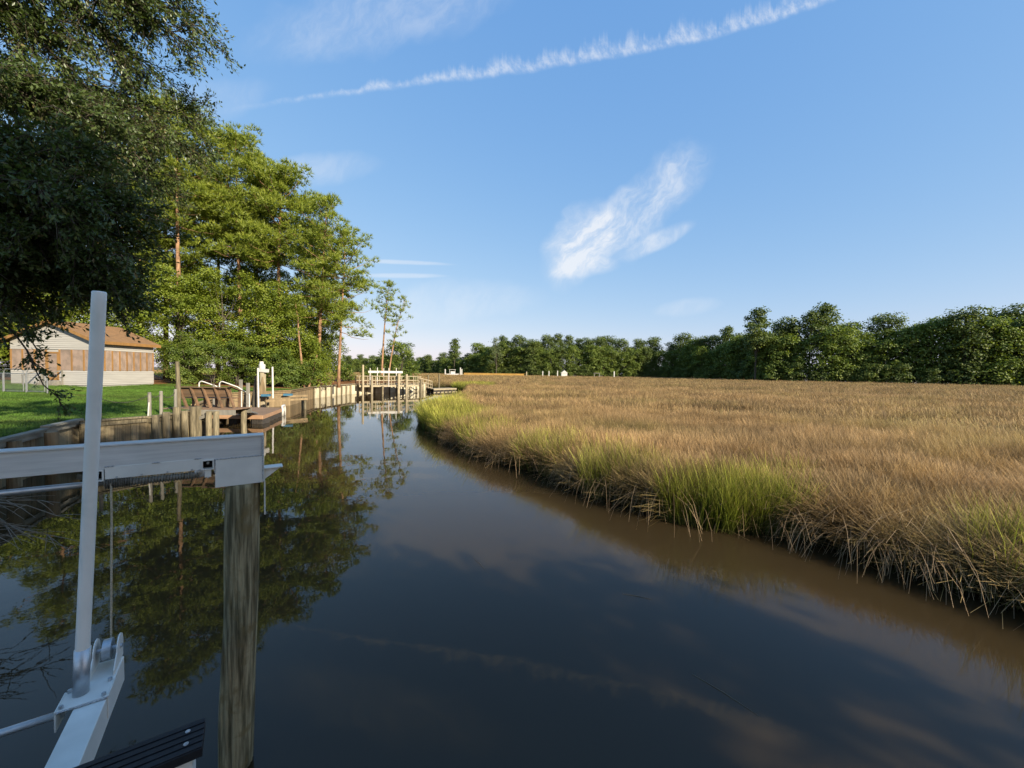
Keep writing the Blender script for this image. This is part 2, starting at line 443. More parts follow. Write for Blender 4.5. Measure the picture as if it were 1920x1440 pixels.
class MB:
    """collects boxes, tubes, prisms in world metres; build() makes ONE mesh object in its thing's frame"""

    def __init__(s):
        s.v = []
        s.f = []

    def add(s, vs, fs):
        k = len(s.v)
        s.v += [tuple(p) for p in vs]
        s.f += [tuple(i + k for i in f) for f in fs]
        return s

    def obox(s, c, ax, ay, az):
        """box from centre and three half-extent vectors"""
        c, ax, ay, az = Vector(c), Vector(ax), Vector(ay), Vector(az)
        vs = [c + sx * ax + sy * ay + sz * az for sz in (-1, 1) for sy in (-1, 1) for sx in (-1, 1)]
        if ax.cross(ay).dot(az) < 0:
            vs = [c - sx * ax + sy * ay + sz * az for sz in (-1, 1) for sy in (-1, 1) for sx in (-1, 1)]
        return s.add(vs, [(0, 2, 3, 1), (4, 5, 7, 6), (0, 1, 5, 4), (2, 6, 7, 3), (0, 4, 6, 2), (1, 3, 7, 5)])

    def box(s, x0, x1, y0, y1, z0, z1):
        return s.obox(((x0 + x1) / 2, (y0 + y1) / 2, (z0 + z1) / 2), ((x1 - x0) / 2, 0, 0), (0, (y1 - y0) / 2, 0), (0, 0, (z1 - z0) / 2))

    def bar(s, p0, p1, w, h, up=(0, 0, 1)):
        p0, p1, up = Vector(p0), Vector(p1), Vector(up)
        d = p1 - p0
        side = d.cross(up)
        if side.length < 1e-6:
            side = d.cross(Vector((0, 1, 0)))
        side.normalize()
        u2 = side.cross(d).normalized()
        return s.obox((p0 + p1) / 2, d / 2, side * w / 2, u2 * h / 2)

    def tube(s, pts, rad, n=10, caps=True):
        pts = [Vector(p) for p in pts]
        if not hasattr(rad, '__len__'):
            rad = [rad] * len(pts)
        k = len(s.v)
        ref = None
        for i, p in enumerate(pts):
            d = (pts[min(i + 1, len(pts) - 1)] - pts[max(i - 1, 0)])
            d.normalize()
            if ref is None:
                ref = d.orthogonal().normalized()
            a = (ref - d * ref.dot(d)).normalized()
            ref = a
            bb = d.cross(a)
            for j in range(n):
                th = 2 * math.pi * j / n
                s.v.append(tuple(p + rad[i] * (math.cos(th) * a + math.sin(th) * bb)))
        for i in range(len(pts) - 1):
            for j in range(n):
                q = (j + 1) % n
                s.f.append((k + i * n + j, k + i * n + q, k + (i + 1) * n + q, k + (i + 1) * n + j))
        if caps:
            s.f.append(tuple(k + j for j in reversed(range(n))))
            s.f.append(tuple(k + (len(pts) - 1) * n + j for j in range(n)))
        return s

    def prism(s, poly, off):
        """extrude a polygon (list of 3d points) by a vector"""
        poly = [Vector(p) for p in poly]
        off = Vector(off)
        n = len(poly)
        nrm = (poly[1] - poly[0]).cross(poly[2] - poly[1])
        if nrm.dot(off) > 0:
            poly.reverse()
        return s.add(poly + [p + off for p in poly], [tuple(range(n)), tuple(range(2 * n - 1, n - 1, -1))] + [(i, i + n, (i + 1) % n + n, (i + 1) % n)[::-1] if False else ((i + 1) % n, i, i + n, (i + 1) % n + n) for i in range(n)])

    def build(s, name, mat, parent=None, smooth=False, bevel=0.0):
        o_ = root_loc(parent) if parent is not None else Vector((0, 0, 0))
        me = bpy.data.meshes.new(name)
        me.from_pydata([(x - o_.x, y - o_.y, z - o_.z) for x, y, z in s.v], [], s.f)
        me.update()
        o = link_mesh(name, me, mat, parent, smooth)
        if bevel:
            bv = o.modifiers.new('bevel', 'BEVEL')
            bv.width = bevel
            bv.segments = 2
            bv.limit_method = 'ANGLE'
        return o


def np_mesh(name, Vv, Ff, attrs=None):
    """mesh from numpy arrays, every face with the same corner count"""
    me = bpy.data.meshes.new(name)
    Vv = np.asarray(Vv, np.float32)
    Ff = np.asarray(Ff, np.int32)
    me.vertices.add(len(Vv))
    me.vertices.foreach_set('co', Vv.ravel())
    n, k = Ff.shape
    me.loops.add(n * k)
    me.loops.foreach_set('vertex_index', Ff.ravel())
    me.polygons.add(n)
    me.polygons.foreach_set('loop_start', np.arange(0, n * k, k, dtype=np.int32))
    for an, av in (attrs or {}).items():
        at = me.attributes.new(an, 'FLOAT', 'POINT')
        at.data.foreach_set('value', np.asarray(av, np.float32))
    me.update(calc_edges=True)
    return me


def unit(a):
    return a / np.maximum(np.linalg.norm(a, axis=-1, keepdims=True), 1e-9)


def leaves(P, axis, nrm, L, W, var):
    """one bent diamond leaf (4 corners, 2 triangles) per point"""
    axis = unit(axis)
    side = unit(np.cross(axis, nrm))
    nn = np.cross(side, axis)
    L = np.broadcast_to(L, (len(P),))[:, None]
    W = np.broadcast_to(W, (len(P),))[:, None]
    a = P
    b_ = P + axis * L * 0.5 + side * W * 0.5 - nn * W * 0.15
    c = P + axis * L
    d = P + axis * L * 0.5 - side * W * 0.5 - nn * W * 0.15
    Vv = np.stack([a, b_, c, d], 1).reshape(-1, 3)
    i = np.arange(len(P))[:, None] * 4
    Ff = np.concatenate([i + [[0, 1, 2]], i + [[0, 2, 3]]], 0)
    return Vv, Ff, np.repeat(var, 4)


def rdir(rng, n):
    return unit(rng.normal(size=(n, 3)))


# ================================================================== the setting
# shoreline of the left bank, near to far (y rises along it)
SHORE = [(1.5, -14), (-12.84, 9.86), (-14.35, 13.0), (-13.5, 14.55), (-13.95, 17.4), (-15.6, 19.2), (-20.6, 28.5), (-18.75, 33.3), (-20.95, 41.5),
         (-20.55, 50.0), (-14.3, 58.6), (-13.6, 62.0)]


def shore_x(y):
    ys = [p[1] for p in SHORE]
    return float(np.interp(y, ys, [p[0] for p in SHORE]))


def land_z(off):
    return float(np.interp(off, [0, 0.4, 6, 16, 40, 200], [1.2, 1.22, 1.36, 1.68, 2.0, 2.2]))


def land_strip(name, ys, offs, lift, mat):
    m = MB()
    vs, fs = [], []
    for y in ys:
        for o_ in offs:
            x = shore_x(y) - o_
            vs.append((x, y + (0.09 * max(o_ - 12, 0) if y > 61 else 0), land_z(o_) + lift + 0.03 * mnoise.noise((x * 0.3, y * 0.3, 0))))
    nx = len(offs)
    for i in range(len(ys) - 1):
        for j in range(nx - 1):
            fs.append((i * nx + j, (i + 1) * nx + j, (i + 1) * nx + j + 1, i * nx + j + 1)[::1])
    m.add(vs, fs)
    return tag(m.build(name, mat, smooth=True), kind='structure')


ys_ = sorted(set([p[1] for p in SHORE] + list(np.arange(-14, 62, 1.0))))
land_strip('lawn_ground', ys_, [0.02, 0.4, 2, 4, 6, 9, 12, 16, 20, 26, 40, 70, 140, 260], 0, M['lawn_soil'])
land_strip('pine_straw_ground', [y for y in ys_ if y >= 33.3], [0.9, 2, 4, 6, 9, 12, 16, 20, 26, 40], 0.02, M['straw'])
m = MB()
m.add([(-3000, -3000, -0.7), (3000, -3000, -0.7), (3000, 3000, -0.7), (-3000, 3000, -0.7)], [(0, 1, 2, 3)])
tag(m.build('ground', M['bed']), kind='structure')
m = MB()
m.add([(-300, -80, 0), (200, -80, 0), (200, 130, 0), (-300, 130, 0)], [(0, 1, 2, 3)])
tag(m.build('creek_water', M['water']), kind='structure')

BANK = [(16, -14), (8.4, 2.2), (7.1, 5.3), (6.62, 5.8), (6.25, 6.3), (5.95, 7.05), (5.6, 7.72), (4.7, 7.85), (3.85, 7.98), (3.22, 8.62), (2.84, 9.31),
        (2.2, 9.89), (1.58, 11.33), (0.72, 12.53), (-0.51, 13.58), (-2.19, 16.43), (-4.09, 20.28), (-5.3, 23.7), (-5.65, 27.0), (-5.5, 31.0), (-5.0, 36.0),
        (-5.0, 43.0), (-5.7, 52.0), (-6.6, 60.0), (-8.6, 65.5), (-13.0, 68.5), (-40, 72), (-300, 100)]
EDGE_TREES = [(330, 96), (250, 118), (178, 138), (143, 160), (118, 176), (112, 225), (98, 258), (15, 266), (-24, 288), (-76, 350), (-151, 400), (-300, 430)]
MARSH = BANK + [(-420, 430)] + EDGE_TREES[::-1] + [(330, -14)]
# bank line with small irregular scallops
fine = []
for a, c in zip(BANK[:-1], BANK[1:]):
    n = max(1, int(math.dist(a, c) / 0.5)) if a[1] < 60 and a[0] > -12 else 1
    for k in range(n):
        q = k / n
        x, y = a[0] + (c[0] - a[0]) * q, a[1] + (c[1] - a[1]) * q
        fine.append((x + 0.22 * mnoise.noise((x * 0.9, y * 0.9, 2)), y + 0.16 * mnoise.noise((x * 0.9, y * 0.9, 7))))
fine.append(BANK[-1])
m = MB()
poly = fine + MARSH[len(BANK):]
m.add([(x, y, 0.16) for x, y in poly], [tuple(range(len(poly)))[::-1]])
tag(m.build('marsh_ground', M['marsh_floor']), kind='structure')
m = MB()
for (x0, y0), (x1, y1) in zip(fine[:-1], fine[1:]):
    d = Vector((x1 - x0, y1 - y0, 0)).normalized()
    nx, ny = -d.y * 0.08, d.x * 0.08
    m.add([(x0, y0, 0.158), (x1, y1, 0.158), (x1 + nx, y1 + ny, -0.7), (x0 + nx, y0 + ny, -0.7)], [(0, 1, 2, 3)])
tag(m.build('marsh_bank', M['mud']), kind='structure')
m = MB()
up_ = EDGE_TREES[::-1]
m.add([(x, y, 0.5) for x, y in up_] + [(2600, 90, 0.5), (2600, 2800, 0.5), (-2600, 2800, 0.5), (-2600, 440, 0.5)], [tuple(range(len(up_) + 4))[::-1]])
tag(m.build('woodland_ground', M['marsh_floor']), kind='structure')


def inside(px, py, poly):
    r = np.zeros(len(px), bool)
    n = len(poly)
    for i in range(n):
        x0, y0 = poly[i]
        x1, y1 = poly[(i + 1) % n]
        c = ((y0 > py) != (y1 > py)) & (px < (x1 - x0) * (py - y0) / ((y1 - y0) or 1e-9) + x0)
        r ^= c
    return r


def bank_info(P):
    """distance to the bank line and the outward (waterward) direction for 2-D points"""
    best = np.full(len(P), 1e9)
    nrm = np.zeros((len(P), 2))
    for a, c in zip(fine[:-1], fine[1:]):
        a, c = np.array(a), np.array(c)
        d = c - a
        L2 = (d @ d) or 1e-9
        q = np.clip(((P - a) @ d) / L2, 0, 1)
        dist = np.linalg.norm(P - (a + q[:, None] * d), axis=1)
        k = dist < best
        best[k] = dist[k]
        nrm[k] = np.array([-d[1], d[0]]) / math.sqrt(L2)
    return best, nrm


# ================================================================== boat lift in the foreground
UX = Vector((0.826, 0.564, 0))          # along the top beam, to its free end
NX = Vector((0.564, -0.826, 0))         # its face
ZU = Vector((0, 0, 1))
E0 = Vector((-1.888, 3.0, 0))           # free end of the beam, on its face


def lp(s, n, z):
    return E0 + UX * s + NX * n + ZU * z


def lbox(m, s0, s1, n0, n1, z0, z1):
    return m.obox(lp((s0 + s1) / 2, (n0 + n1) / 2, (z0 + z1) / 2), UX * (s1 - s0) / 2, NX * (n1 - n0) / 2, ZU * (z1 - z0) / 2)


lift = thing('boat_lift_beam', 'grey aluminium boat lift beam resting on the round wooden piling', 'boat lift', lp(0, -0.05, 2.23))
bm_ = lbox(MB(), -4.6, -0.009, -0.10, 0, 2.436, 2.584).build('beam', M['alu'], lift, bevel=0.002)
lbox(MB(), -4.6, -0.001, -0.108, 0.008, 2.5845, 2.5965).build('top_flange', M['alu'], bm_, bevel=0.002)
gp = lbox(MB(), -0.30, -0.009, 0.0005, 0.0065, 2.232, 2.437).build('gusset_plate', M['alu_bright'], lift, bevel=0.001)
lbox(MB(), -0.30, -0.009, -0.107, -0.1005, 2.232, 2.437).build('gusset_plate', M['alu_bright'], lift, bevel=0.001)
lbox(MB(), -0.0085, 0.0, -0.109, 0.009, 2.236, 2.5843).build('end_cap', M['alu_bright'], lift, bevel=0.001)


def weld(p, q, n, r, parent):
    p, q = Vector(p), Vector(q)
    pts, rr = [], []
    for k in range(n):
        a = k / (n - 1)
        pts.append(p.lerp(q, a) + Vector((random.uniform(-1, 1), random.uniform(-1, 1), random.uniform(-1, 1))) * r * 0.25)
        rr.append(r * (0.75 + 0.45 * (k % 2)) * random.uniform(0.8, 1.2))
    return MB().tube(pts, rr, 6).build('weld_bead', M['weld'], parent, smooth=True)


weld(lp(-0.30, 0.006, 2.438), lp(-0.012, 0.006, 2.438), 46, 0.0042, gp)
weld(lp(-0.008, 0.0085, 2.24), lp(-0.008, 0.0085, 2.58), 54, 0.0042, gp)
weld(lp(-0.30, 0.006, 2.34), lp(-0.30, 0.006, 2.436), 16, 0.004, gp)
cp = lbox(MB(), -0.865, -0.375, 0.0005, 0.0055, 2.372, 2.452).build('cover_plate', M['alu_bright'], lift, bevel=0.001)
for s in (-0.81, -0.69, -0.56, -0.43):
    MB().tube([lp(s, 0.0055, 2.381), lp(s, 0.0105, 2.381)], 0.0065, 8).build('bolt', M['galv'], cp)
for s in (-0.845, -0.62, -0.395):
    weld(lp(s - 0.02, 0.0055, 2.453), lp(s + 0.02, 0.0055, 2.453), 8, 0.0045, cp)


def sq_bracket(s, z, a, parent):
    m = MB()
    lbox(m, s - a, s + a, -0.06, 0.012, z + a - 0.008, z + a)
    lbox(m, s - a, s + a, -0.06, 0.012, z - a, z - a + 0.008)
    lbox(m, s - a, s - a + 0.008, -0.06, 0.012, z - a + 0.0081, z + a - 0.0081)
    lbox(m, s + a - 0.008, s + a, -0.06, 0.012, z - a + 0.0081, z + a - 0.0081)
    o = m.build('bearing_bracket', M['alu_bright'], parent)
    lbox(MB(), s - a + 0.0082, s + a - 0.0082, -0.05, -0.045, z - a + 0.0082, z + a - 0.0082).build('bracket_shade_plate', M['recess_shade'], o)  # black plate, paints the dark inside of the square tube
    MB().tube([lp(s, -0.044, z + 0.008), lp(s, -0.01, z + 0.008)], 0.008, 8).build('bolt', M['galv'], o)
    return o


br = sq_bracket(-0.342, 2.405, 0.036, lift)
lbox(MB(), -0.36, -0.323, -0.05, 0.004, 2.315, 2.3685).build('bracket_tab', M['alu_bright'], br)
MB().tube([lp(-0.342, -0.02, 2.3148), lp(-0.342, -0.02, 2.303)], 0.006, 8).build('bolt', M['galv'], br)
sq_bracket(-0.905, 2.40, 0.036, lift)
lbox(MB(), -0.868, -0.385, -0.075, -0.03, 2.385, 2.4355).build('winder_shade_block', M['recess_shade'], lift)  # black block, paints the shaded gap beneath the beam
# grooved cable winder
pts, rr = [], []
for k in range(0, 25):
    pts.append(lp(-0.87 + 0.0055 * k, -0.02, 2.345))
    rr.append(0.042 if k % 2 else 0.030)
dr = MB().tube(pts, rr, 14).build('cable_drum', M['dark_steel'], lift)
pts, rr = [], []
for k in range(0, 46):
    pts.append(lp(-0.737 + 0.0078 * k, -0.012, 2.338))
    rr.append(0.029 if k % 2 else 0.019)
MB().tube(pts, rr, 12).build('winder_shaft', M['dark_steel'], lift)
MB().tube([lp(-0.385, -0.06, 2.352), lp(-0.385, 0.0, 2.352), lp(-0.385, 0.006, 2.352)], [0.034, 0.034, 0.026], 18).build('shaft_bearing', M['galv'], lift)
MB().tube([lp(-0.385, 0.0062, 2.352), lp(-0.385, 0.014, 2.352)], 0.012, 6).build('bolt', M['dark_steel'], lift)
MB().tube([lp(-4.6, -0.035, 2.345), lp(-0.88, -0.035, 2.345)], 0.0185, 16).build('drive_pipe', M['galv'], lift, smooth=True)
# corner shelf and strap on the piling side
m = MB()
m.prism([lp(0.0005, -0.09, 2.33), lp(0.11, -0.09, 2.33), lp(0.0005, -0.09, 2.245)], NX * 0.006)
m.prism([lp(0.0005, -0.02, 2.33), lp(0.11, -0.02, 2.33), lp(0.0005, -0.02, 2.245)], NX * 0.006)
lbox(m, 0.0005, 0.125, -0.105, 0.005, 2.3305, 2.337)
m.build('corner_shelf', M['alu_bright'], lift)
lbox(MB(), 0.0005, 0.008, -0.105, -0.005, 1.975, 2.2355).build('strap', M['alu_bright'], lift)

cable = MB().tube([lp(-0.835, 0.012, 2.345), lp(-0.835, 0.014, 2.1), Vector((-2.556, 2.488, 1.33))], 0.0055, 8).build('lift_cable', M['cable'])
tag(cable, 'thin twisted steel cable hanging from the lift beam winder', 'cable')

# cradle under the beam
P0 = Vector((-2.56, 2.49, 0))
VX = NX


def cp_(v, u, z):
    return P0 + VX * v + UX * u + ZU * z


def cbox(m, v0, v1, u0, u1, z0, z1):
    return m.obox(cp_((v0 + v1) / 2, (u0 + u1) / 2, (z0 + z1) / 2), VX * (v1 - v0) / 2, UX * (u1 - u0) / 2, ZU * (z1 - z0) / 2)


cr = thing('lift_cradle', 'aluminium lift cradle beam with pulley housing at its end above the water', 'lift cradle', cp_(0.3, 0, 1.05))
cbm = cbox(MB(), 0.02, 3.0, -0.065, 0.065, 1.06, 1.22).build('cradle_beam', M['alu_bright'], cr, bevel=0.004)
for su in (-0.056, 0.05):
    prof = [cp_(0.21, su, 1.2205), cp_(-0.005, su, 1.2205), cp_(-0.015, su, 1.30)]
    for k in range(9):
        a = math.pi - k * math.pi / 8
        prof.append(cp_(0.06 + 0.075 * math.cos(a), su, 1.315 + 0.075 * math.sin(a)))
    prof.append(cp_(0.21, su, 1.25))
    MB().prism(prof, UX * 0.006).build('pulley_cheek', M['alu_bright'], cr)
MB().tube([cp_(0.06, -0.02, 1.315), cp_(0.06, 0.02, 1.315)], 0.06, 24).build('pulley_wheel', M['galv'], cr)
MB().tube([cp_(0.06, -0.066, 1.315), cp_(0.06, 0.066, 1.315)], 0.014, 6).build('pulley_bolt', M['galv'], cr)
# bracket of welded plates that holds the guide pole
m = MB()
cbox(m, 0.26, 0.42, -0.13, 0.0655, 1.2205, 1.232)
cbox(m, 0.26, 0.42, -0.138, -0.1305, 1.12, 1.232)
cbox(m, 0.26, 0.42, 0.0657, 0.072, 1.10, 1.232)
brk = m.build('pole_bracket', M['alu_bright'], cr, bevel=0.002)
for v, u in ((0.275, 0.05), (0.405, 0.05), (0.275, -0.115), (0.405, -0.115)):
    MB().tube([cp_(v, u, 1.2325), cp_(v, u, 1.25)], 0.010, 6).build('bolt', M['galv'], brk)
weld(cp_(0.425, -0.13, 1.226), cp_(0.425, 0.07, 1.226), 24, 0.005, brk)
cable_ = MB().tube([cp_(0.34, -0.12, 1.165), cp_(0.34, -2.6, 1.165)], 0.020, 18).build('side_pipe', M['galv'], cr, smooth=True)
pb, pt = cp_(0.315, -0.062, 1.2325), Vector((-2.294, 2.2, 3.511))
gpole = thing('guide_pole', 'tall white plastic guide pole standing on the lift cradle', 'guide pole', pb)
MB().tube([pb, pb.lerp(pt, 0.03), pb.lerp(pt, 0.97), pt - ZU * 0.006, pt], [0.0305, 0.0305, 0.0305, 0.0305, 0.028], 32).build('pipe', M['pvc'], gpole, smooth=True)
MB().tube([pb - ZU * 0.002, pb.lerp(pt, 0.115)], 0.0345, 32, caps=True).build('metal_sleeve', M['galv'], gpole, smooth=True)
# bunk
B0 = Vector((-1.426, 1.817, 0))
bk = thing('boat_bunk', 'black ribbed bunk board screwed on an aluminium beam over the water', 'boat bunk', B0 + VX * 0.09 - UX * 0.5 + ZU * 1.225)


def bbox(m, s0, s1, v0, v1, z0, z1):
    return m.obox(B0 + UX * (s0 + s1) / 2 + VX * (v0 + v1) / 2 + ZU * (z0 + z1) / 2, UX * (s1 - s0) / 2, VX * (v1 - v0) / 2, ZU * (z1 - z0) / 2)


m = MB()
bbox(m, -2.4, 0, 0, 0.178, 1.405, 1.444)
for k in range(5):
    bbox(m, -2.4, -0.0005, 0.004 + 0.036 * k, 0.004 + 0.036 * k + 0.026, 1.4441, 1.450)
bo = m.build('bunk_cover', M['black'], bk, bevel=0.0015)
bbox(MB(), -2.4, -0.035, 0.02, 0.158, 1.226, 1.4045).build('bunk_beam', M['alu_bright'], bk, bevel=0.003)
for s, v in ((-0.06, 0.053), (-0.06, 0.126), (-0.44, 0.09), (-0.85, 0.053), (-0.85, 0.126)):
    c_ = B0 + UX * s + VX * v
    MB().tube([c_ + ZU * 1.4495, c_ + ZU * 1.4525, c_ + ZU * 1.454], [0.0095, 0.0095, 0.005], 14).build('screw', M['weld'], bo)


def piling(name, label, cat, base, top, r0, r1, mat, n=36, rings=50, amp=0.012, group=None, parent=None, seed=0):
    """round timber with checks, swellings and knots"""
    base, top = Vector(base), Vector(top)
    vs, fs = [], []
    for i in range(rings):
        a = i / (rings - 1)
        c = base.lerp(top, a)
        for j in range(n):
            th = 2 * math.pi * j / n
            rr_ = r0 + (r1 - r0) * a
            rr_ += amp * mnoise.noise((math.cos(th) * 1.4 + seed, math.sin(th) * 1.4, c.z * 1.3))
            rr_ -= amp * 0.9 * max(0, mnoise.noise((math.cos(th) * 5 + seed, math.sin(th) * 5, c.z * 0.55)))
            ck = mnoise.noise((math.cos(th) * 9 + seed, math.sin(th) * 9, c.z * 0.45 + 3))
            rr_ -= 0.008 * max(0, 1 - abs(ck - 0.25) / 0.07) * (1 if n > 40 else 0)
            vs.append((c.x + rr_ * math.cos(th), c.y + rr_ * math.sin(th), c.z))
    for i in range(rings - 1):
        for j in range(n):
            q = (j + 1) % n
            fs.append((i * n + j, i * n + q, (i + 1) * n + q, (i + 1) * n + j))
    fs.append(tuple((rings - 1) * n + j for j in range(n)))
    m = MB().add(vs, fs)
    o = m.build(name, mat, parent, smooth=True)
    if parent is None:
        tag(o, label, cat, group)
    return o


piling('wooden_piling', 'thick weathered round wooden piling carrying the aluminium lift beam', 'piling', (-2.137, 3.0, -0.65), (-2.046, 3.0, 2.231), 0.117, 0.110, M['piling'], n=84, rings=90)
piling('wooden_piling', 'round wooden piling under the far inboard end of the lift beam', 'piling', (-5.15, 0.72, -0.65), (-5.15, 0.72, 2.43), 0.13, 0.125, M['piling'], seed=5)

# ================================================================== bulkheads
BOXES = {}


def unit_box(key, jag=0.0):
    if key not in BOXES:
        me = bpy.data.meshes.new(key)
        vs = [(x, y, z) for z in (0, 1) for y in (-0.5, 0.5) for x in (-0.5, 0.5)]
        me.from_pydata(vs, [], [(0, 2, 3, 1), (4, 5, 7, 6), (0, 1, 5, 4), (2, 6, 7, 3), (0, 4, 6, 2), (1, 3, 7, 5)])
        me.update()
        BOXES[key] = me
    return BOXES[key]


def piece(name, mat, parent, loc, dims, rz=0.0):
    """one plank / post / panel: shared box mesh, own size; loc is the middle of its foot"""
    me = unit_box(name + '|' + mat.name)
    o = link_mesh(name, me, mat, parent)
    o.location = Vector(loc) - root_loc(parent)
    o.scale = dims
    o.rotation_euler = (0, 0, rz)
    return o


def wall_run(th, a, c, width, zt, mat, name='plank', zb=-0.5, inset=0.0, gap=0.008, jz=0.03):
    a, c = Vector((*a, 0)), Vector((*c, 0))
    d = c - a
    L = d.length
    n = max(1, round(L / width))
    rz = math.atan2(d.y, d.x)
    nrm = Vector((d.y, -d.x, 0)).normalized()
    for k in range(n):
        p = a + d * (k + 0.5) / n + nrm * (inset + random.uniform(-0.006, 0.006))
        piece(name, mat, th, (p.x, p.y, zb), (L / n - gap, 0.05, zt - zb + random.uniform(-jz, 0)), rz)


def cap_run(th, a, c, z, mat, wdt=0.2, hgt=0.06, drop=0.16, over=0.12):
    """walkway cap board plus the waler under it, on the water side"""
    a, c = Vector((*a, z)), Vector((*c, z))
    d = (c - a).normalized()
    n = Vector((d.y, -d.x, 0))
    MB().bar(a + n * (over - 0.06) + d * 0.01, c + n * (over - 0.06) - d * 0.01, wdt, hgt).build('cap_board', mat, th)
    MB().bar(a + n * 0.062 + d * 0.01 - ZU * (drop * 0.5 + hgt * 0.5 + 0.004), c + n * 0.062 - d * 0.01 - ZU * (drop * 0.5 + hgt * 0.5 + 0.004), 0.06, drop).build('waler', mat, th)


S = SHORE
near_ = (S[1][0] + (S[0][0] - S[1][0]) * 0.16, S[1][1] + (S[0][1] - S[1][1]) * 0.16)
bw = thing('wooden_bulkhead', 'weathered plank bulkhead holding up the lawn with round piles along it', 'bulkhead', (S[2][0], S[2][1], 0))
for a, c in ((near_, S[1]), (S[1], S[2]), (S[2], S[3]), (S[3], S[4])):
    wall_run(bw, a, c, 0.215, 1.2, M['plank_old'])
cap_run(bw, near_, (-13.55, 11.33), 1.25, M['cap_old'])
cap_run(bw, (-13.5, 11.3), S[2], 1.32, M['cap_old'])
cap_run(bw, S[2], S[3], 1.25, M['pile2'])
cap_run(bw, S[3], S[4], 1.22, M['pile2'])


def pile_at(th, x, y, zt, r=0.12, mat=None, name='pile'):
    m = MB()
    pts = [(x + random.uniform(-.01, .01), y, z) for z in np.linspace(-0.6, zt, 7)]
    return m.tube(pts, [r * random.uniform(0.94, 1.06) for _ in pts], 12).build(name, mat or M['pile2'], th, smooth=False)


for x, y, zt, mt in ((-12.55, 9.9, 1.18, 'plank_old'), (-13.05, 11.15, 1.2, 'plank_warm'), (-14.0, 12.9, 1.22, 'pile2'), (-11.4, 7.95, 1.2, 'pile2')):
    pile_at(bw, x, y, zt, 0.14, M[mt])
for x, y, zt in ((-13.25, 14.65, 1.3), (-13.3, 15.15, 1.36), (-13.42, 15.75, 1.5), (-13.5, 16.25, 1.3), (-13.6, 16.8, 1.42), (-13.68, 17.2, 1.4)):
    pile_at(bw, x, y, zt, 0.115)
# raking brace low on the planks
MB().bar((-13.55, 12.2, 0.35), (-14.05, 13.3, 0.75), 0.05, 0.15).build('brace', M['cap_old'], bw)

fb = thing('tan_bulkhead', 'sunlit tan plank bulkhead beside the floating dock and the white cross post', 'bulkhead', (S[6][0], S[6][1], 0))
for a, c in ((S[5], S[6]), (S[6], S[7]), (S[7], S[8])):
    wall_run(fb, a, c, 0.24, 1.22, M['plank_warm'])
    cap_run(fb, a, c, 1.27, M['plank_warm'])
wb = thing('panel_bulkhead', 'cream panelled bulkhead with dark posts running to the railed pier', 'bulkhead', (S[8][0], S[8][1], 0))
for a, c in ((S[8], S[9]), (S[9], S[10]), (S[10], S[11])):
    L = math.dist(a, c)
    n = max(2, round(L / 1.15))
    wall_run(wb, a, c, L / n, 1.24, M['white_panel'], 'panel', gap=0.02, jz=0.0)
    d = Vector((c[0] - a[0], c[1] - a[1], 0)).normalized()
    nr = Vector((d.y, -d.x, 0))
    for k in range(n + 1):
        p = Vector((*a, 0)) + d * (L * k / n) + nr * 0.14
        pile_at(wb, p.x, p.y, 1.18, 0.085, M['pile2'], 'post')
    MB().bar((a[0] + nr.x * .1, a[1] + nr.y * .1, 1.27), (c[0] + nr.x * .1, c[1] + nr.y * .1, 1.27), 0.36, 0.06).build('cap_board', M['pale_wood'], wb)

# low posts with a drooping rope along the lawn edge
rf = thing('rope_fence', 'short dark posts with drooping rope along the lawn edge', 'rope fence', (-13.9, 14.4, 1.2))
rp = [(-14.5, 13.85, 2.06), (-13.75, 14.95, 2.13), (-13.8, 15.5, 2.15), (-14.0, 16.4, 2.18)]
for x, y, z in rp:
    MB().tube([(x, y, 1.0), (x, y, z - .02), (x, y, z)], [0.055, 0.055, 0.03], 10).build('post', M['grey_wood'], rf)
for a, c in zip(rp[:-1], rp[1:]):
    pts = []
    for k in range(9):
        q = k / 8
        p = Vector(a).lerp(Vector(c), q)
        p.z -= 0.1 + 0.22 * (1 - (2 * q - 1) ** 2) * min(1, math.dist(a, c))
        pts.append(p)
    MB().tube(pts, 0.013, 6).build('rope', M['rope'], rf)
tag(MB().tube([(-14.0, 16.55, 1.0), (-13.99, 16.54, 2.2), (-14.0, 16.5, 3.33)], [0.085, 0.08, 0.07], 12).build('mooring_post', M['pile2']),
    'tall thin grey post standing beside the slatted bench', 'post')
tag(MB().tube([(-13.72, 14.85, 1.24), (-13.66, 14.83, 1.75)], 0.022, 8).build('stake', M['white']), 'short white stake leaning at the rope fence', 'stake')

# ================================================================== bench landing, ramp and floating dock
ld = thing('bench_landing', 'small dark timber landing on piles under the slatted bench', 'landing', (-13.7, 17.8, 0))
for k in range(7):
    piece('deck_board', M['dock_wood'], ld, (-13.7, 17.33 + 0.145 * k, 1.255), (3.2, 0.135, 0.04))
for y in (17.24, 18.3):
    MB().box(-15.3, -12.1, y - 0.03, y + 0.02, 1.03, 1.25).build('rim_board', M['grey_wood'], ld)
for x, y in ((-13.15, 17.1), (-12.86, 17.12), (-15.1, 17.1), (-12.35, 18.15), (-14.3, 18.2)):
    pile_at(ld, x, y, 1.2, 0.115)
MB().bar((-14.6, 17.15, 0.5), (-13.3, 17.15, 1.0), 0.05, 0.14).build('brace', M['grey_wood'], ld)
bn_ = thing('dock_bench', 'brown slatted dock bench with its back to the water on the landing', 'bench', (-13.7, 17.7, 1.295))
for k in range(3):
    z0 = 1.85 + 0.138 * k
    MB().bar((-14.85, 17.60 - 0.03 * k, z0), (-12.5, 17.60 - 0.03 * k, z0), 0.035, 0.13, (0, -0.2, 0.97)).build('back_slat', M['bench'], bn_)
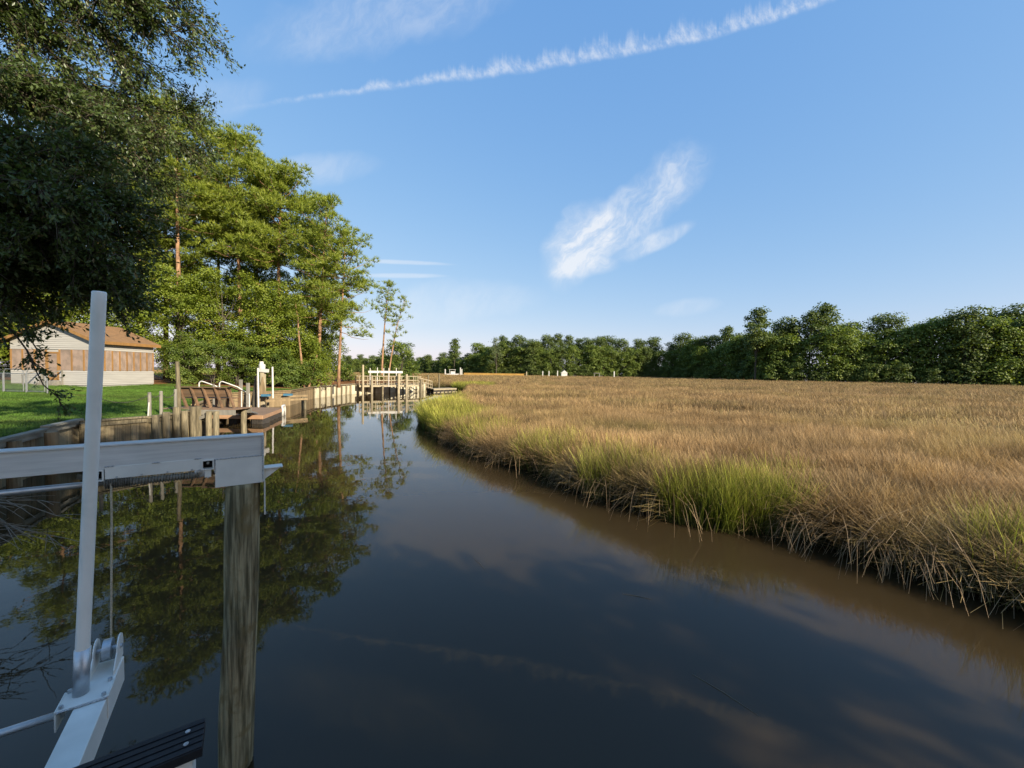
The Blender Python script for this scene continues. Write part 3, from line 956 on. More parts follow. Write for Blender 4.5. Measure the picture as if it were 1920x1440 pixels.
MB().bar((-14.9, 17.47, 2.225), (-12.45, 17.47, 2.225), 0.15, 0.04).build('top_rail', M['bench'], bn_)
for k in range(5):
    x = -14.75 + 0.53 * k
    MB().bar((x + 0.19, 17.66, 1.2955), (x, 17.475, 2.20), 0.06, 0.11, (0, 1, 0.3)).build('back_support', M['bench'], bn_)
    MB().bar((x + 0.12, 18.1, 1.2955), (x + 0.12, 18.1, 1.70), 0.08, 0.08, (0, 1, 0)).build('leg', M['bench'], bn_)
for k in range(3):
    MB().box(-14.85, -12.5, 17.68 + 0.17 * k, 17.83 + 0.17 * k, 1.705, 1.742).build('seat_slat', M['bench'], bn_)
MB().bar((-12.5, 18.15, 2.05), (-12.38, 17.3, 2.3), 0.12, 0.04).build('armrest', M['bench'], bn_)
MB().bar((-12.5, 18.1, 1.2955), (-12.5, 18.1, 2.03), 0.07, 0.07, (0, 1, 0)).build('arm_post', M['bench'], bn_)

fdk = thing('floating_dock', 'brown floating dock with pinkish fascia and dark float cages', 'dock', (-15.6, 24.0, 0))
fx0, fx1, fy0, fy1, fsk = -16.9, -13.85, 21.9, 26.4, -1.45
for k in range(31):
    piece('deck_board', M['dock_wood'], fdk, ((fx0 + fx1) / 2 + fsk * (k / 31), fy0 + 0.07 + 0.1455 * k, 0.445), (fx1 - fx0, 0.137, 0.04))
MB().box(fx0, fx1 + 0.02, fy0 - 0.06, fy0 - 0.005, 0.27, 0.484).build('fascia', M['fascia'], fdk)
MB().bar((fx1 + 0.03, fy0 - 0.06, 0.375), (fx1 + fsk + 0.03, fy1, 0.375), 0.05, 0.21).build('fascia', M['fascia'], fdk)
for x0, x1 in ((-16.8, -16.4), (-15.75, -15.35), (-14.45, -13.9)):
    m = MB()
    for k in range(int((x1 - x0) / 0.09)):
        m.box(x0 + 0.09 * k, x0 + 0.09 * k + 0.05, fy0 + 0.0, fy0 + 0.04, -0.1, 0.265)
    m.box(x0, x1, fy0 + 0.042, fy0 + 0.7, -0.15, 0.262)
    m.build('float_cage', M['cage'], fdk)
for k in range(5):
    y = fy0 + 0.12 + 0.92 * k
    xo = fx1 + fsk * (y + 0.35 - fy0) / (fy1 - fy0)
    m = MB()
    for j in range(8):
        m.box(xo - 0.03, xo + 0.005, y + 0.095 * j, y + 0.095 * j + 0.05, -0.1, 0.265)
    m.box(xo - 0.6, xo - 0.035, y, y + 0.75, -0.15, 0.262)
    m.build('float_cage', M['cage'], fdk)
xe_ = fx1 + fsk + 0.1
MB().tube([(xe_ + 0.16, fy1 - 0.55, -0.05), (xe_ + 0.17, fy1 - 0.55, 0.4), (xe_ + 0.1, fy1 - 0.5, 0.62), (xe_ - 0.02, fy1 - 0.05, 0.66), (xe_ - 0.02, fy1 + 0.02, 0.4), (xe_ - 0.02, fy1 + 0.02, -0.05)], 0.07, 8).build('bumper', M['white'], fdk, smooth=True)
rl = thing('dock_handrail', 'two thin white handrail posts with wire on the floating dock', 'handrail', (-15.1, 22.3, 0.485))
hp = [((-15.3, 22.3, 0.485), 1.83), ((-14.85, 22.3, 0.485), 1.66)]
for (x, y, z), zt in hp:
    MB().tube([(x, y, z), (x, y, zt)], 0.03, 8).build('post', M['white'], rl)
for dz_ in (0.1, 0.62):
    MB().tube([(-14.3, 18.9, 2.25 - dz_), (-15.3, 22.3, 1.8 - dz_), (-14.85, 22.3, 1.64 - dz_)], 0.011, 6).build('wire', M['rope'], rl)
MB().tube([(-14.3, 18.9, 1.1), (-14.3, 18.9, 2.3)], 0.05, 8).build('post', M['grey_wood'], rl)
rmp = thing('gangway_ramp', 'short grey metal ramp from the bench landing to the floating dock', 'ramp', (-14.2, 20.2, 0.6))
MB().bar((-13.45, 18.33, 1.2), (-14.85, 22.25, 0.53), 0.9, 0.05).build('ramp_deck', M['fence_metal'], rmp)
for s_x in (-0.45, 0.45):
    MB().bar((-13.45 + s_x, 18.33, 1.235), (-14.85 + s_x, 22.25, 0.565), 0.04, 0.09).build('side_rail', M['grey_wood'], rmp)

for k, (x, y, lb) in enumerate(((-19.2, 24.2, 'bent white ladder rail behind the bench, farther from the cross post'), (-17.95, 24.2, 'bent white ladder rail behind the bench, closer to the cross post'))):
    pts = [(x, y, land_z(1.5) - 0.1), (x, y, 1.9)]
    for a in range(7):
        th = math.pi - a * math.pi * 0.62 / 6
        pts.append((x + 0.17 + 0.17 * math.cos(th), y, 2.08 + 0.17 * math.sin(th)))
    pts += [(x + 0.9, y + 0.3, 1.92), (x + 1.3, y + 0.45, 1.6)]
    tag(MB().tube(pts, 0.035, 8).build('ladder_rail', M['white'], smooth=True), lb, 'ladder rail')

# small boat lift with a cross-shaped white post
bl = thing('cross_post', 'pale weathered post with a short cross arm beside the tan bulkhead', 'post', (-18.3, 29.0, 0))
MB().bar((-18.3, 29, -0.5), (-18.3, 29, 3.0), 0.26, 0.26, (0, 1, 0)).build('post', M['pale_wood'], bl)
m = MB().bar((-18.62, 28.98, 2.98), (-17.95, 28.98, 2.92), 0.34, 0.24)
m.tube([(-18.36, 28.99, 3.05), (-18.36, 28.99, 3.35), (-18.4, 28.99, 3.42), (-18.4, 28.99, 3.6)], [0.2, 0.22, 0.14, 0.13], 10)
m.build('cross_arm', M['white'], bl)
MB().prism([(-18.55, 28.8, 1.2), (-17.95, 28.8, 1.2), (-18.22, 28.8, 2.5)], (0, 0.05, 0)).build('brace_panel', M['plank_warm'], bl)
tag(MB().tube([(-18.28, 28.0, -0.3), (-18.25, 28.0, 1.4), (-18.15, 28.0, 2.55)], [0.17, 0.14, 0.08], 10).build('dark_pile', M['bark_dark']), 'dark tapering pile leaning beside the white cross post', 'pile')
for x0, y0, z0, z1, lb in ((-17.68, 27.5, -0.3, 3.12, 'white pole rising from the water just before the cross post'), (-17.7, 29.2, 0.9, 3.22, 'white pole with blue pad standing behind the cross post')):
    tag(MB().tube([(x0, y0, z0), (x0 - 0.03, y0, z1)], 0.06, 10).build('guide_pole', M['white']), lb, 'guide pole')
pl_ = thing('jet_ski_lift', 'low timber lift platform with blue pads at the tan bulkhead', 'boat lift', (-17.4, 29.0, 0))
MB().bar((-18.6, 28.3, 1.0), (-16.2, 31.2, 1.0), 0.3, 0.16).build('beam', M['plank_warm'], pl_)
MB().bar((-17.6, 28.1, 0.78), (-15.9, 30.6, 0.78), 0.2, 0.14).build('beam', M['plank_warm'], pl_)
for x, y in ((-17.75, 28.35), (-16.75, 29.4)):
    MB().bar((x - 0.25, y, 1.16), (x + 0.3, y + 0.12, 1.16), 0.32, 0.15).build('blue_pad', M['blue'], pl_)
for x, y in ((-17.9, 28.9), (-16.4, 30.9), (-16.0, 30.5)):
    pile_at(pl_, x, y, 0.92, 0.09)
for x, y, zt, lb in ((-16.0, 23.9, 2.2, 'grey square post near the wire handrail'), (-17.6, 25.6, 2.35, 'pale square post between the bench and the cross post')):
    tag(MB().bar((x, y, -0.5 if x > -17 else 1.0), (x, y, zt), 0.14, 0.14, (0, 1, 0)).build('dock_post', M['grey_wood']), lb, 'post')

# ================================================================== far railed pier
pr = thing('railed_pier', 'pale wooden pier with railings and pilings along the cream bulkhead', 'pier', (-17, 53, 0))
A, B = Vector((-20.2, 51.0, 0)), Vector((-13.5, 56.0, 0))
dd = (B - A).normalized()
nn_ = Vector((dd.y, -dd.x, 0))
for k in range(28):
    p = A + dd * (0.15 + 0.297 * k) + nn_ * 0.6
    piece('deck_board', M['pale_wood'], pr, (p.x, p.y, 1.10), (0.28, 1.9, 0.05), math.atan2(dd.y, dd.x))
for n_ in (-0.3, 1.5):
    MB().bar(A + nn_ * n_ + ZU * 1.0, B + nn_ * n_ + ZU * 1.0, 0.07, 0.19).build('rim_board', M['pale_wood'], pr)
for k in range(9):
    for n_ in (-0.24, 1.44):
        p = A + dd * (0.05 + 1.03 * k) + nn_ * n_
        MB().bar(p + ZU * 1.151, p + ZU * 2.25, 0.09, 0.09, (0, 1, 0)).build('rail_post', M['pale_wood'], pr)
for n_ in (-0.24, 1.44):
    for z in (2.29, 1.72):
        MB().bar(A + nn_ * n_ + ZU * z, B + nn_ * n_ + ZU * z, 0.07 if z < 2 else 0.14, 0.07).build('rail', M['pale_wood'], pr)
for s, n_, zt, r in ((0.4, 1.75, 3.72, 0.13), (1.5, 1.8, 2.4, 0.14), (2.9, 1.8, 1.05, 0.13), (5.0, 1.85, 2.6, 0.15), (6.1, 1.85, 2.6, 0.15), (8.2, 1.7, 1.9, 0.12)):
    p = A + dd * s + nn_ * n_
    pile_at(pr, p.x, p.y, zt, r, M['pale_wood'] if zt > 2 else M['pile2'])
for x, y, zt in ((-18.71, 52, 3.35), (-18.1, 53, 3.44), (-17.6, 54.1, 3.37), (-16.25, 52, 3.39), (-15.56, 53, 3.41)):
    tag(MB().tube([(x, y, 0.9), (x, y, zt)], 0.055, 8).build('lift_guide', M['white']), 'thin white lift guide pole rising from the railed pier', 'guide pole', 'guide poles of the pier lift')
wbm = thing('pier_lift_beam', 'long white lift beam set behind the guide poles on the pier', 'lift beam', (-17.5, 55, 1.2))
MB().bar((-19.75, 54.2, 2.84), (-15.6, 56.2, 2.84), 0.2, 0.3).build('beam', M['white'], wbm)
for p in ((-19.5, 54.3), (-15.9, 56.05)):
    MB().bar((*p, 1.0), (*p, 2.69), 0.2, 0.2, (0, 1, 0)).build('support', M['pale_wood'], wbm)
rg = thing('pier_gangway', 'sloping pale gangway with railings from the pier down to the float', 'gangway', (-12.5, 56.4, 0.7))
ga, gb = Vector((-13.35, 56.1, 1.12)), Vector((-11.6, 56.9, 0.62))
MB().bar(ga, gb, 1.0, 0.07).build('ramp_deck', M['pale_wood'], rg)
gd = (gb - ga).normalized()
gn = Vector((gd.y, -gd.x, 0)).normalized()
for s in (-0.47, 0.47):
    for k in range(4):
        p = ga.lerp(gb, k / 3) + gn * s
        MB().bar(p, p + ZU * 1.0, 0.06, 0.06, (0, 1, 0)).build('rail_post', M['pale_wood'], rg)
    for z in (1.0, 0.5):
        MB().bar(ga + gn * s + ZU * z, gb + gn * s + ZU * z, 0.05, 0.06).build('rail', M['pale_wood'], rg)
ff = thing('pier_float', 'low pale floating platform at the foot of the sloping gangway', 'floating dock', (-10.2, 58.2, 0))
fa, fb2 = Vector((-11.75, 56.4, 0)), Vector((-9.0, 60.0, 0))
fdv = (fb2 - fa).normalized()
for k in range(30):
    p = fa + fdv * (0.08 + 0.15 * k)
    piece('deck_board', M['pale_wood'], ff, (p.x, p.y, 0.5), (0.14, 1.7, 0.06), math.atan2(fdv.y, fdv.x))
fn = Vector((fdv.y, -fdv.x, 0))
for s in (-0.82, 0.82):
    MB().bar(fa + fn * s + ZU * 0.42, fb2 + fn * s + ZU * 0.42, 0.08, 0.14).build('rim_board', M['pale_wood'], ff)
    for k in range(6):
        p = fa + fdv * (0.4 + 0.75 * k) + fn * s * 0.9
        MB().bar(p - ZU * 0.1, p + ZU * 0.35, 0.5, 0.2, (0, 1, 0)).build('float', M['cage'], ff)
    MB().bar(fa + fn * s + ZU * 0.03, fb2 + fn * s + ZU * 0.03, 0.08, 0.1).build('lower_rail', M['pale_wood'], ff)
tag(pile_at(None, -11.2, 60.6, 2.56, 0.11, M['pile2'], 'float_pile'), 'single brown pile behind the low floating platform', 'pile')
tag(pile_at(None, -12.6, 59.4, 2.5, 0.10, M['pile2'], 'float_pile'), 'brown pile just behind the sloping gangway railings', 'pile')

# ================================================================== the house with the screened porch
HX0, HX1, HY0, HY1, HZ = -37.2, -30.9, 29.3, 34.0, 1.70
ho = thing('porch_house', 'small house with cream siding, brown roof and a screened porch', 'house', ((HX0 + HX1) / 2, (HY0 + HY1) / 2, HZ))
EZ, AZ = 5.0, 6.35
RXm = (HX0 + HX1) / 2


def lap(m, p0, p1, z0, z1, nrm, half=None, ex=0.135):
    """overlapping siding boards between two wall points; half(z) clips a gable"""
    p0, p1, nrm = Vector(p0), Vector(p1), Vector(nrm)
    n = max(1, round((z1 - z0) / ex))
    for k in range(n):
        a, b_ = z0 + (z1 - z0) * k / n, z0 + (z1 - z0) * (k + 1) / n
        q0, q1 = p0.copy(), p1.copy()
        if half:
            w_ = half((a + b_) / 2)
            c_ = (p0 + p1) / 2
            dv = (p1 - p0).normalized()
            q0, q1 = c_ - dv * w_, c_ + dv * w_
        m.add([q0 + nrm * 0.034 + ZU * a, q1 + nrm * 0.034 + ZU * a, q1 + nrm * 0.004 + ZU * b_, q0 + nrm * 0.004 + ZU * b_, q0 + ZU * a, q1 + ZU * a],
              [(0, 1, 2, 3), (4, 5, 1, 0)])
    return m


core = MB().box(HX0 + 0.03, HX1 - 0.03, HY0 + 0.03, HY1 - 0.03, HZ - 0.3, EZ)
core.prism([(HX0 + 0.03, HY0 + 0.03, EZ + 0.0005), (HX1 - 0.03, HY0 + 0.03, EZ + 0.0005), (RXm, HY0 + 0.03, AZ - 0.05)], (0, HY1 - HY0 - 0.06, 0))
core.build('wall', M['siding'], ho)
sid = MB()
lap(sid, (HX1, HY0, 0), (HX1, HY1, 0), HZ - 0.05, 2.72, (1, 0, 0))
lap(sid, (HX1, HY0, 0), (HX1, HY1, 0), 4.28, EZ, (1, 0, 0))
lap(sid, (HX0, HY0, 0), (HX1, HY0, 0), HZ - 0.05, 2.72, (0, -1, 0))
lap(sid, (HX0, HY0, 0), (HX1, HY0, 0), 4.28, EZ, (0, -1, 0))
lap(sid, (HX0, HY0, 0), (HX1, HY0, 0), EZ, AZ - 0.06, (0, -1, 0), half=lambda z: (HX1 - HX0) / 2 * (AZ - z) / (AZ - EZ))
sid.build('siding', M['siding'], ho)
nP = 8
for k in range(nP + 1):
    y = HY0 + 0.05 + (HY1 - HY0 - 0.1) * k / nP
    MB().box(HX1 + 0.0, HX1 + 0.05, y - 0.045, y + 0.045, 2.725, 4.275).build('porch_stud', M['trim'], ho)
for k in range(nP):
    y0 = HY0 + 0.05 + (HY1 - HY0 - 0.1) * k / nP + 0.05
    y1 = HY0 + 0.05 + (HY1 - HY0 - 0.1) * (k + 1) / nP - 0.05
    piece('screen_panel', M['screen'], ho, (HX1 + 0.012, (y0 + y1) / 2, 2.74), (0.012, y1 - y0, 1.52))
xs = [HX0 + 0.05, -36.3, -35.4, -34.55, -33.55, -32.65, -31.75, HX1 - 0.02]
for x in xs:
    MB().box(x - 0.05, x + 0.05, HY0 - 0.05, HY0, 2.725, 4.275).build('porch_stud', M['trim'], ho)
for a, c in zip(xs[:-1], xs[1:]):
    if a == -34.55:
        continue
    piece('screen_panel', M['screen'], ho, ((a + c) / 2, HY0 - 0.012, 2.74), (c - a - 0.11, 0.012, 1.52))
dor = MB().box(-34.5, -33.6, HY0 - 0.03, HY0 - 0.01, 2.0, 4.1).build('door', M['screen'], ho)
m = MB().box(-34.5, -34.38, HY0 - 0.06, HY0 - 0.031, 2.0, 4.1)
m.box(-33.72, -33.6, HY0 - 0.06, HY0 - 0.031, 2.0, 4.1).box(-34.379, -33.721, HY0 - 0.06, HY0 - 0.031, 3.97, 4.1).box(-34.379, -33.721, HY0 - 0.06, HY0 - 0.031, 2.0, 2.2)
m.build('door_frame', M['trim'], dor)
for k in range(4):
    piece('step', M['grey_wood'], ho, (-34.05, HY0 - 0.25 - 0.28 * k, HZ - 0.3), (1.3, 0.28, 0.55 - 0.14 * k))
for x in (-34.8, -33.3):
    MB().bar((x, HY0 - 0.1, 2.75), (x, HY0 - 1.3, 2.35), 0.06, 0.08).build('hand_rail', M['grey_wood'], ho)
    for y in (-0.1, -1.25):
        MB().bar((x, HY0 + y, HZ - .3), (x, HY0 + y, 2.7 if y > -1 else 2.34), 0.07, 0.07, (0, 1, 0)).build('rail_post', M['grey_wood'], ho)
ov = 0.35
for sg, xe in ((1, HX1 + ov), (-1, HX0 - ov)):
    ze = AZ - (AZ - EZ) * abs(xe - RXm) / ((HX1 - HX0) / 2)
    rf_ = MB().prism([(RXm, HY0 - ov, AZ + 0.02), (xe, HY0 - ov, ze + 0.02), (xe, HY0 - ov, ze + 0.09), (RXm, HY0 - ov, AZ + 0.09)], (0, HY1 - HY0 + 2 * ov, 0)).build('roof', M['shingle'], ho)
    # shingle courses: thin lapped strips up the slope
    m = MB()
    n = 14
    for k in range(n):
        a, b_ = k / n, (k + 1) / n
        xa, xb = xe + (RXm - xe) * a, xe + (RXm - xe) * b_
        za, zb = ze + (AZ - ze) * a, ze + (AZ - ze) * b_
        m.add([(xa, HY0 - ov, za + 0.118), (xa, HY1 + ov, za + 0.118), (xb, HY1 + ov, zb + 0.096), (xb, HY0 - ov, zb + 0.096), (xa, HY0 - ov, za + 0.094), (xa, HY1 + ov, za + 0.094)],
              [(0, 1, 2, 3), (4, 5, 1, 0)])
    m.build('shingle_courses', M['shingle'], rf_)
    MB().box(min(xe, xe + 0.03 * sg), max(xe, xe + 0.03 * sg), HY0 - ov, HY1 + ov, ze - 0.12, ze + 0.1).build('fascia', M['trim'], ho)
    MB().bar((xe, HY0 - ov - 0.02, ze + 0.0), (RXm, HY0 - ov - 0.02, AZ + 0.0), 0.035, 0.2).build('rake_board', M['trim'], ho)

cf = thing('chain_link_fence', 'grey chain link fence with gate hoops before the porch house', 'fence', (-27, 22.4, 1.5))
fxs = [-33.5, -31.2, -28.9, -27.6, -26.4]
for x in fxs:
    MB().tube([(x, 22.4, 1.3), (x, 22.4, 2.62)], 0.035, 8).build('post', M['fence_metal'], cf)
MB().tube([(-33.5, 22.4, 2.6), (-26.4, 22.4, 2.6)], 0.024, 8).build('top_rail', M['fence_metal'], cf)
for x0, x1 in ((-28.85, -27.65), (-27.55, -26.45)):
    MB().tube([(x0 + .05, 22.36, 1.6), (x0 + .05, 22.36, 2.7), (x0 + .15, 22.36, 2.85), (x1 - .15, 22.36, 2.85), (x1 - .05, 22.36, 2.7), (x1 - .05, 22.36, 1.6), (x0 + .05, 22.36, 1.6)], 0.022, 8).build('gate_frame', M['fence_metal'], cf)
m = MB()
for k in range(-12, 72):
    for sg in (1, -1):
        x = -33.5 + 0.1 * k
        p0_, p1_ = Vector((x, 22.4, 1.5)), Vector((x + sg * 1.08, 22.4, 2.58))
        lo, hi = max(0, ((-33.5 - p0_.x) / (sg * 1.08)) if sg > 0 else ((p0_.x + 26.4) / 1.08)), min(1, ((-26.4 - p0_.x) / 1.08) if sg > 0 else ((p0_.x + 33.5) / 1.08))
        if hi - lo > 0.02:
            m.bar(p0_.lerp(p1_, lo), p0_.lerp(p1_, hi), 0.005, 0.005, (0, 1, 0))
tag(m.build('wire_mesh', M['fence_metal'], cf), kind='stuff')


# ================================================================== trees
def limb_path(p0, p1, sag, n=6, wob=0.05, seed=0):
    p0, p1 = Vector(p0), Vector(p1)
    out = []
    L = (p1 - p0).length
    for k in range(n):
        q = k / (n - 1)
        p = p0.lerp(p1, q)
        p.z += sag * math.sin(math.pi * q)
        if 0 < k < n - 1:
            p += Vector((mnoise.noise((seed, q * 3, 1)), mnoise.noise((seed, q * 3, 5)), mnoise.noise((seed, q * 3, 9)))) * wob * L
        out.append(p)
    return out


def needle_mesh(rng, C, Rr, per, L, W, flat=0.72):
    """tufts of needles bristling out of flattened clusters; C centres, Rr radii"""
    n = len(C) * per
    ci = np.repeat(np.arange(len(C)), per)
    d = rdir(rng, n)
    d[:, 2] = np.abs(d[:, 2]) * 0.9 + d[:, 2] * 0.25
    rad = Rr[ci] * rng.uniform(0.35, 1.0, n) ** 0.6
    off = d * rad[:, None]
    off[:, 2] *= flat
    T = C[ci] + off
    k = 6
    ti = np.repeat(np.arange(n), k)
    nd = unit(d[ti] * 0.8 + rdir(rng, n * k) * 0.85 + np.array([0, 0, 0.35]))
    ln = L * rng.uniform(0.65, 1.15, n * k)[:, None]
    sd = unit(np.cross(nd, rdir(rng, n * k))) * W * 0.5
    b0 = T[ti] - sd
    b1 = T[ti] + sd
    tip = T[ti] + nd * ln
    Vv = np.stack([b0, b1, tip], 1).reshape(-1, 3)
    Ff = np.arange(len(Vv)).reshape(-1, 3)
    v = np.clip(0.5 + 0.2 * rng.normal(size=n) + 0.15 * off[:, 2] / np.maximum(Rr[ci] * flat, 1e-3), 0, 1)
    return Vv, Ff, np.repeat(v[ti], 3)


def pine(name, label, x, y, z0, H, seed, cb=0.42, spread=4.2, nb=46, r0=0.27, top=(0, 0), group=None, per=32, crad=(0.8, 1.3), mats=None, prof=0.45, L=0.50, W=0.075):
    rng = np.random.default_rng(seed)
    t_ = thing(name, label, 'pine tree', (x, y, z0), group)
    pts = []
    for k in range(12):
        q = k / 11
        pts.append((x + top[0] * q ** 1.5 + 0.25 * mnoise.noise((seed, q * 2.5, 0)) * q, y + top[1] * q ** 1.5 + 0.25 * mnoise.noise((seed, q * 2.5, 4)), z0 - 0.25 + (H + 0.25) * q))
    P = np.array(pts)
    MB().tube(pts, [r0 * (1.25 if k == 0 else 1) * (1 - 0.86 * (k / 11) ** 1.2) for k in range(12)], 10).build('trunk', M['bark_pine'], t_, smooth=True)
    m = MB()
    C, Rr = [], []
    for k in range(nb):
        f = (k + rng.uniform(0, 0.9)) / nb
        q = cb + (0.985 - cb) * f
        sx = np.array([np.interp(q, np.linspace(0, 1, 12), P[:, i]) for i in range(3)])
        w_ = math.sqrt(max(0.03, 1 - ((f - prof) / (1 - prof if f > prof else prof * 1.9)) ** 2))
        ln = spread * w_ * rng.uniform(0.55, 1.1)
        az = k * 2.399 + rng.uniform(-0.5, 0.5)
        el = R(-6 + 50 * f ** 1.4 + rng.uniform(-8, 12))
        e = sx + ln * np.array([math.cos(az) * math.cos(el), math.sin(az) * math.cos(el), math.sin(el)])
        path = limb_path(sx, e, -0.07 * ln, 6, 0.06, seed + k)
        m.tube(path, [max(0.012, 0.055 * (ln / 4) * (1 - 0.75 * j / 5)) for j in range(6)], 5, caps=False)
        nc = max(2, int(ln / 0.75))
        for c in range(nc):
            qq = 1.0 - 0.62 * (c / max(nc - 1, 1)) * rng.uniform(0.7, 1.1)
            p = path[0].lerp(path[-1], qq)
            p = np.array(p) + rng.normal(size=3) * np.array([0.38, 0.38, 0.16]) * (0.4 + 0.22 * ln)
            p[2] += 0.12
            C.append(p)
            Rr.append(rng.uniform(*crad) * (0.75 + 0.25 * w_))
    m.build('branches', M['bark_pine'], t_, smooth=True)
    Vv, Ff, vv = needle_mesh(rng, np.array(C), np.array(Rr), per, L, W)
    link_mesh('crown', np_mesh('crown', Vv - np.array([x, y, z0]), Ff, {'var': vv}), (mats or M)['needle'] if mats is None else mats, t_)
    return t_


def crown_mesh(rng, blobs, nleaf, L, W, clump=0.33, hang=0.0, sub=18):
    """leaves gathered in small clumps over the shells of several uneven masses"""
    w_ = np.array([b[1][0] * b[1][1] + b[1][0] * b[1][2] for b in blobs])
    w_ = w_ / w_.sum()
    Ps, Ns, Vs = [], [], []
    for (c, r), ww in zip(blobs, w_):
        c, r = np.array(c), np.array(r)
        ns = max(6, int(sub * max(r.mean(), 0.5) ** 2))
        d = rdir(rng, ns)
        d[:, 2] = np.where(d[:, 2] < -0.55, -d[:, 2], d[:, 2])
        sc = c + d * r * rng.uniform(0.55, 1.08, (ns, 1))
        tone = np.clip(0.5 + 0.17 * rng.normal(size=ns), 0.1, 0.9)
        n = max(8, int(nleaf * ww))
        k = rng.integers(0, ns, n)
        g = rng.normal(size=(n, 3)) * clump * (0.6 + 0.5 * r.mean() / 2) * np.array([1, 1, 0.6])
        Ps.append(sc[k] + g)
        Ns.append(unit(d[k] * 0.6 + np.array([0, 0, 0.55]) + rdir(rng, n) * 0.75))
        Vs.append(np.clip(tone[k] + 0.13 * rng.normal(size=n), 0, 1))
    P, N, Vr = np.concatenate(Ps), np.concatenate(Ns), np.concatenate(Vs)
    ax = rdir(rng, len(P))
    ax[:, 2] -= hang
    ax = ax - N * (ax * N).sum(1, keepdims=True)
    ls = rng.uniform(0.7, 1.3, len(P))
    return leaves(P, ax, N, L * ls, W * ls, Vr)


def rand_blobs(rng, n, H, rx, cb, rb, round_=1.0):
    out = []
    for k in range(n):
        f = (k + rng.uniform(0, 1)) / n
        z = H * (cb + (1 - cb) * f * 0.93)
        wid = rx * math.sqrt(max(0.08, 1 - ((f - 0.42) / 0.66) ** 2 * round_))
        a = k * 2.4 + rng.uniform(-0.6, 0.6)
        rr = wid * rng.uniform(0.25, 0.85)
        s = rb * rng.uniform(0.7, 1.25)
        out.append(((rr * math.cos(a), rr * math.sin(a), z), (s, s, s * rng.uniform(0.6, 0.85))))
    return out


def broad(name, label, cat, x, y, z0, H, seed, rx, cb=0.25, nb=16, rb=1.5, nleaf=9000, L=0.2, W=0.13, mat=None, group=None, r0=0.16, stems=1, bark=None, clump=0.33, lean=(0, 0)):
    rng = np.random.default_rng(seed)
    t_ = thing(name, label, cat, (x, y, z0), group)
    bl_ = rand_blobs(rng, nb, H, rx, cb, rb)
    bl_ = [((c[0] + lean[0] * c[2] / H, c[1] + lean[1] * c[2] / H, c[2]), r) for c, r in bl_]
    m = MB()
    tops = []
    for s in range(stems):
        a = s * 2.4 + seed
        sp_ = (0.12 * H if stems > 1 else 0.02 * H)
        e = (x + sp_ * math.cos(a) + lean[0] * 0.7, y + sp_ * math.sin(a) + lean[1] * 0.7, z0 + H * 0.75)
        m.tube(limb_path((x + 0.1 * s, y, z0 - 0.2), e, 0, 7, 0.03, seed + s), [r0 * (1 - 0.13 * j) for j in range(7)], 8)
    m.build('trunk', bark or M['bark_dark'], t_, smooth=True)
    m = MB()
    for c, r in bl_:
        c = Vector(c) + Vector((x, y, z0))
        s0 = Vector((x + lean[0] * 0.4, y + lean[1] * 0.4, z0 + max(H * 0.12, (c.z - z0) * 0.6)))
        m.tube(limb_path(s0, c, -0.2, 5, 0.06, c.x), [max(0.015, r0 * 0.38 * (1 - 0.2 * j)) for j in range(5)], 5, caps=False)
    m.build('branches', bark or M['bark_dark'], t_, smooth=True)
    Vv, Ff, vv = crown_mesh(rng, bl_, nleaf, L, W, clump)
    link_mesh('crown', np_mesh('crown', Vv, Ff, {'var': vv}), mat or M['broad'], t_)
    return t_


# ---- the wood behind the house
pine('pine_tree', 'tall pine with bare orange trunk rising just behind the porch house', -35.4, 42.0, 1.95, 28.0, 11, 0.58, 5.2, 52)
pine('pine_tree', 'tallest round-topped pine of the wood, beside the bare-trunked one', -31.6, 46.0, 1.95, 27.2, 12, 0.50, 5.0, 62, top=(-0.5, 0))
pine('pine_tree', 'forked pine with a dome crown next to the tallest pine', -27.2, 46.0, 1.9, 23.6, 13, 0.56, 4.7, 54, top=(0.3, 0))
pine('pine_tree', 'slender pine at the creek edge of the wood above the cream bulkhead', -21.6, 44.0, 1.4, 20.0, 14, 0.36, 3.9, 54, 0.22, top=(1.0, 0), per=18, crad=(0.6, 1.0))
pine('pine_tree', 'open ragged pine leaning out over the creek bank', -19.6, 44.6, 1.3, 16.6, 15, 0.36, 4.0, 36, 0.17, top=(0.9, 0), per=15, crad=(0.5, 0.9), prof=0.45)
pine('pine_tree', 'pine with a broad crown half hidden behind the foreground oak', -40.5, 43.0, 2.0, 24.5, 16, 0.36, 4.6, 46)
pine('pine_tree', 'dark pine behind the gable of the porch house', -46.0, 40.0, 2.0, 22.0, 17, 0.33, 4.6, 42)
pine('pine_tree', 'pine standing back in the wood between the two tall ones', -33.5, 52.0, 2.0, 21.5, 18, 0.35, 4.4, 42)
pine('pine_tree', 'pine standing back in the wood behind the forked one', -25.6, 52.0, 1.9, 18.5, 19, 0.3, 4.0, 40)
pine('pine_tree', 'bushy pine just behind the ridge of the porch roof', -39.4, 45.0, 2.0, 22.5, 23, 0.28, 5.0, 54)
pine('pine_tree', 'deep-set pine filling the wood behind the bare-trunked pine', -38.0, 51.0, 2.0, 25.0, 24, 0.3, 5.0, 50)
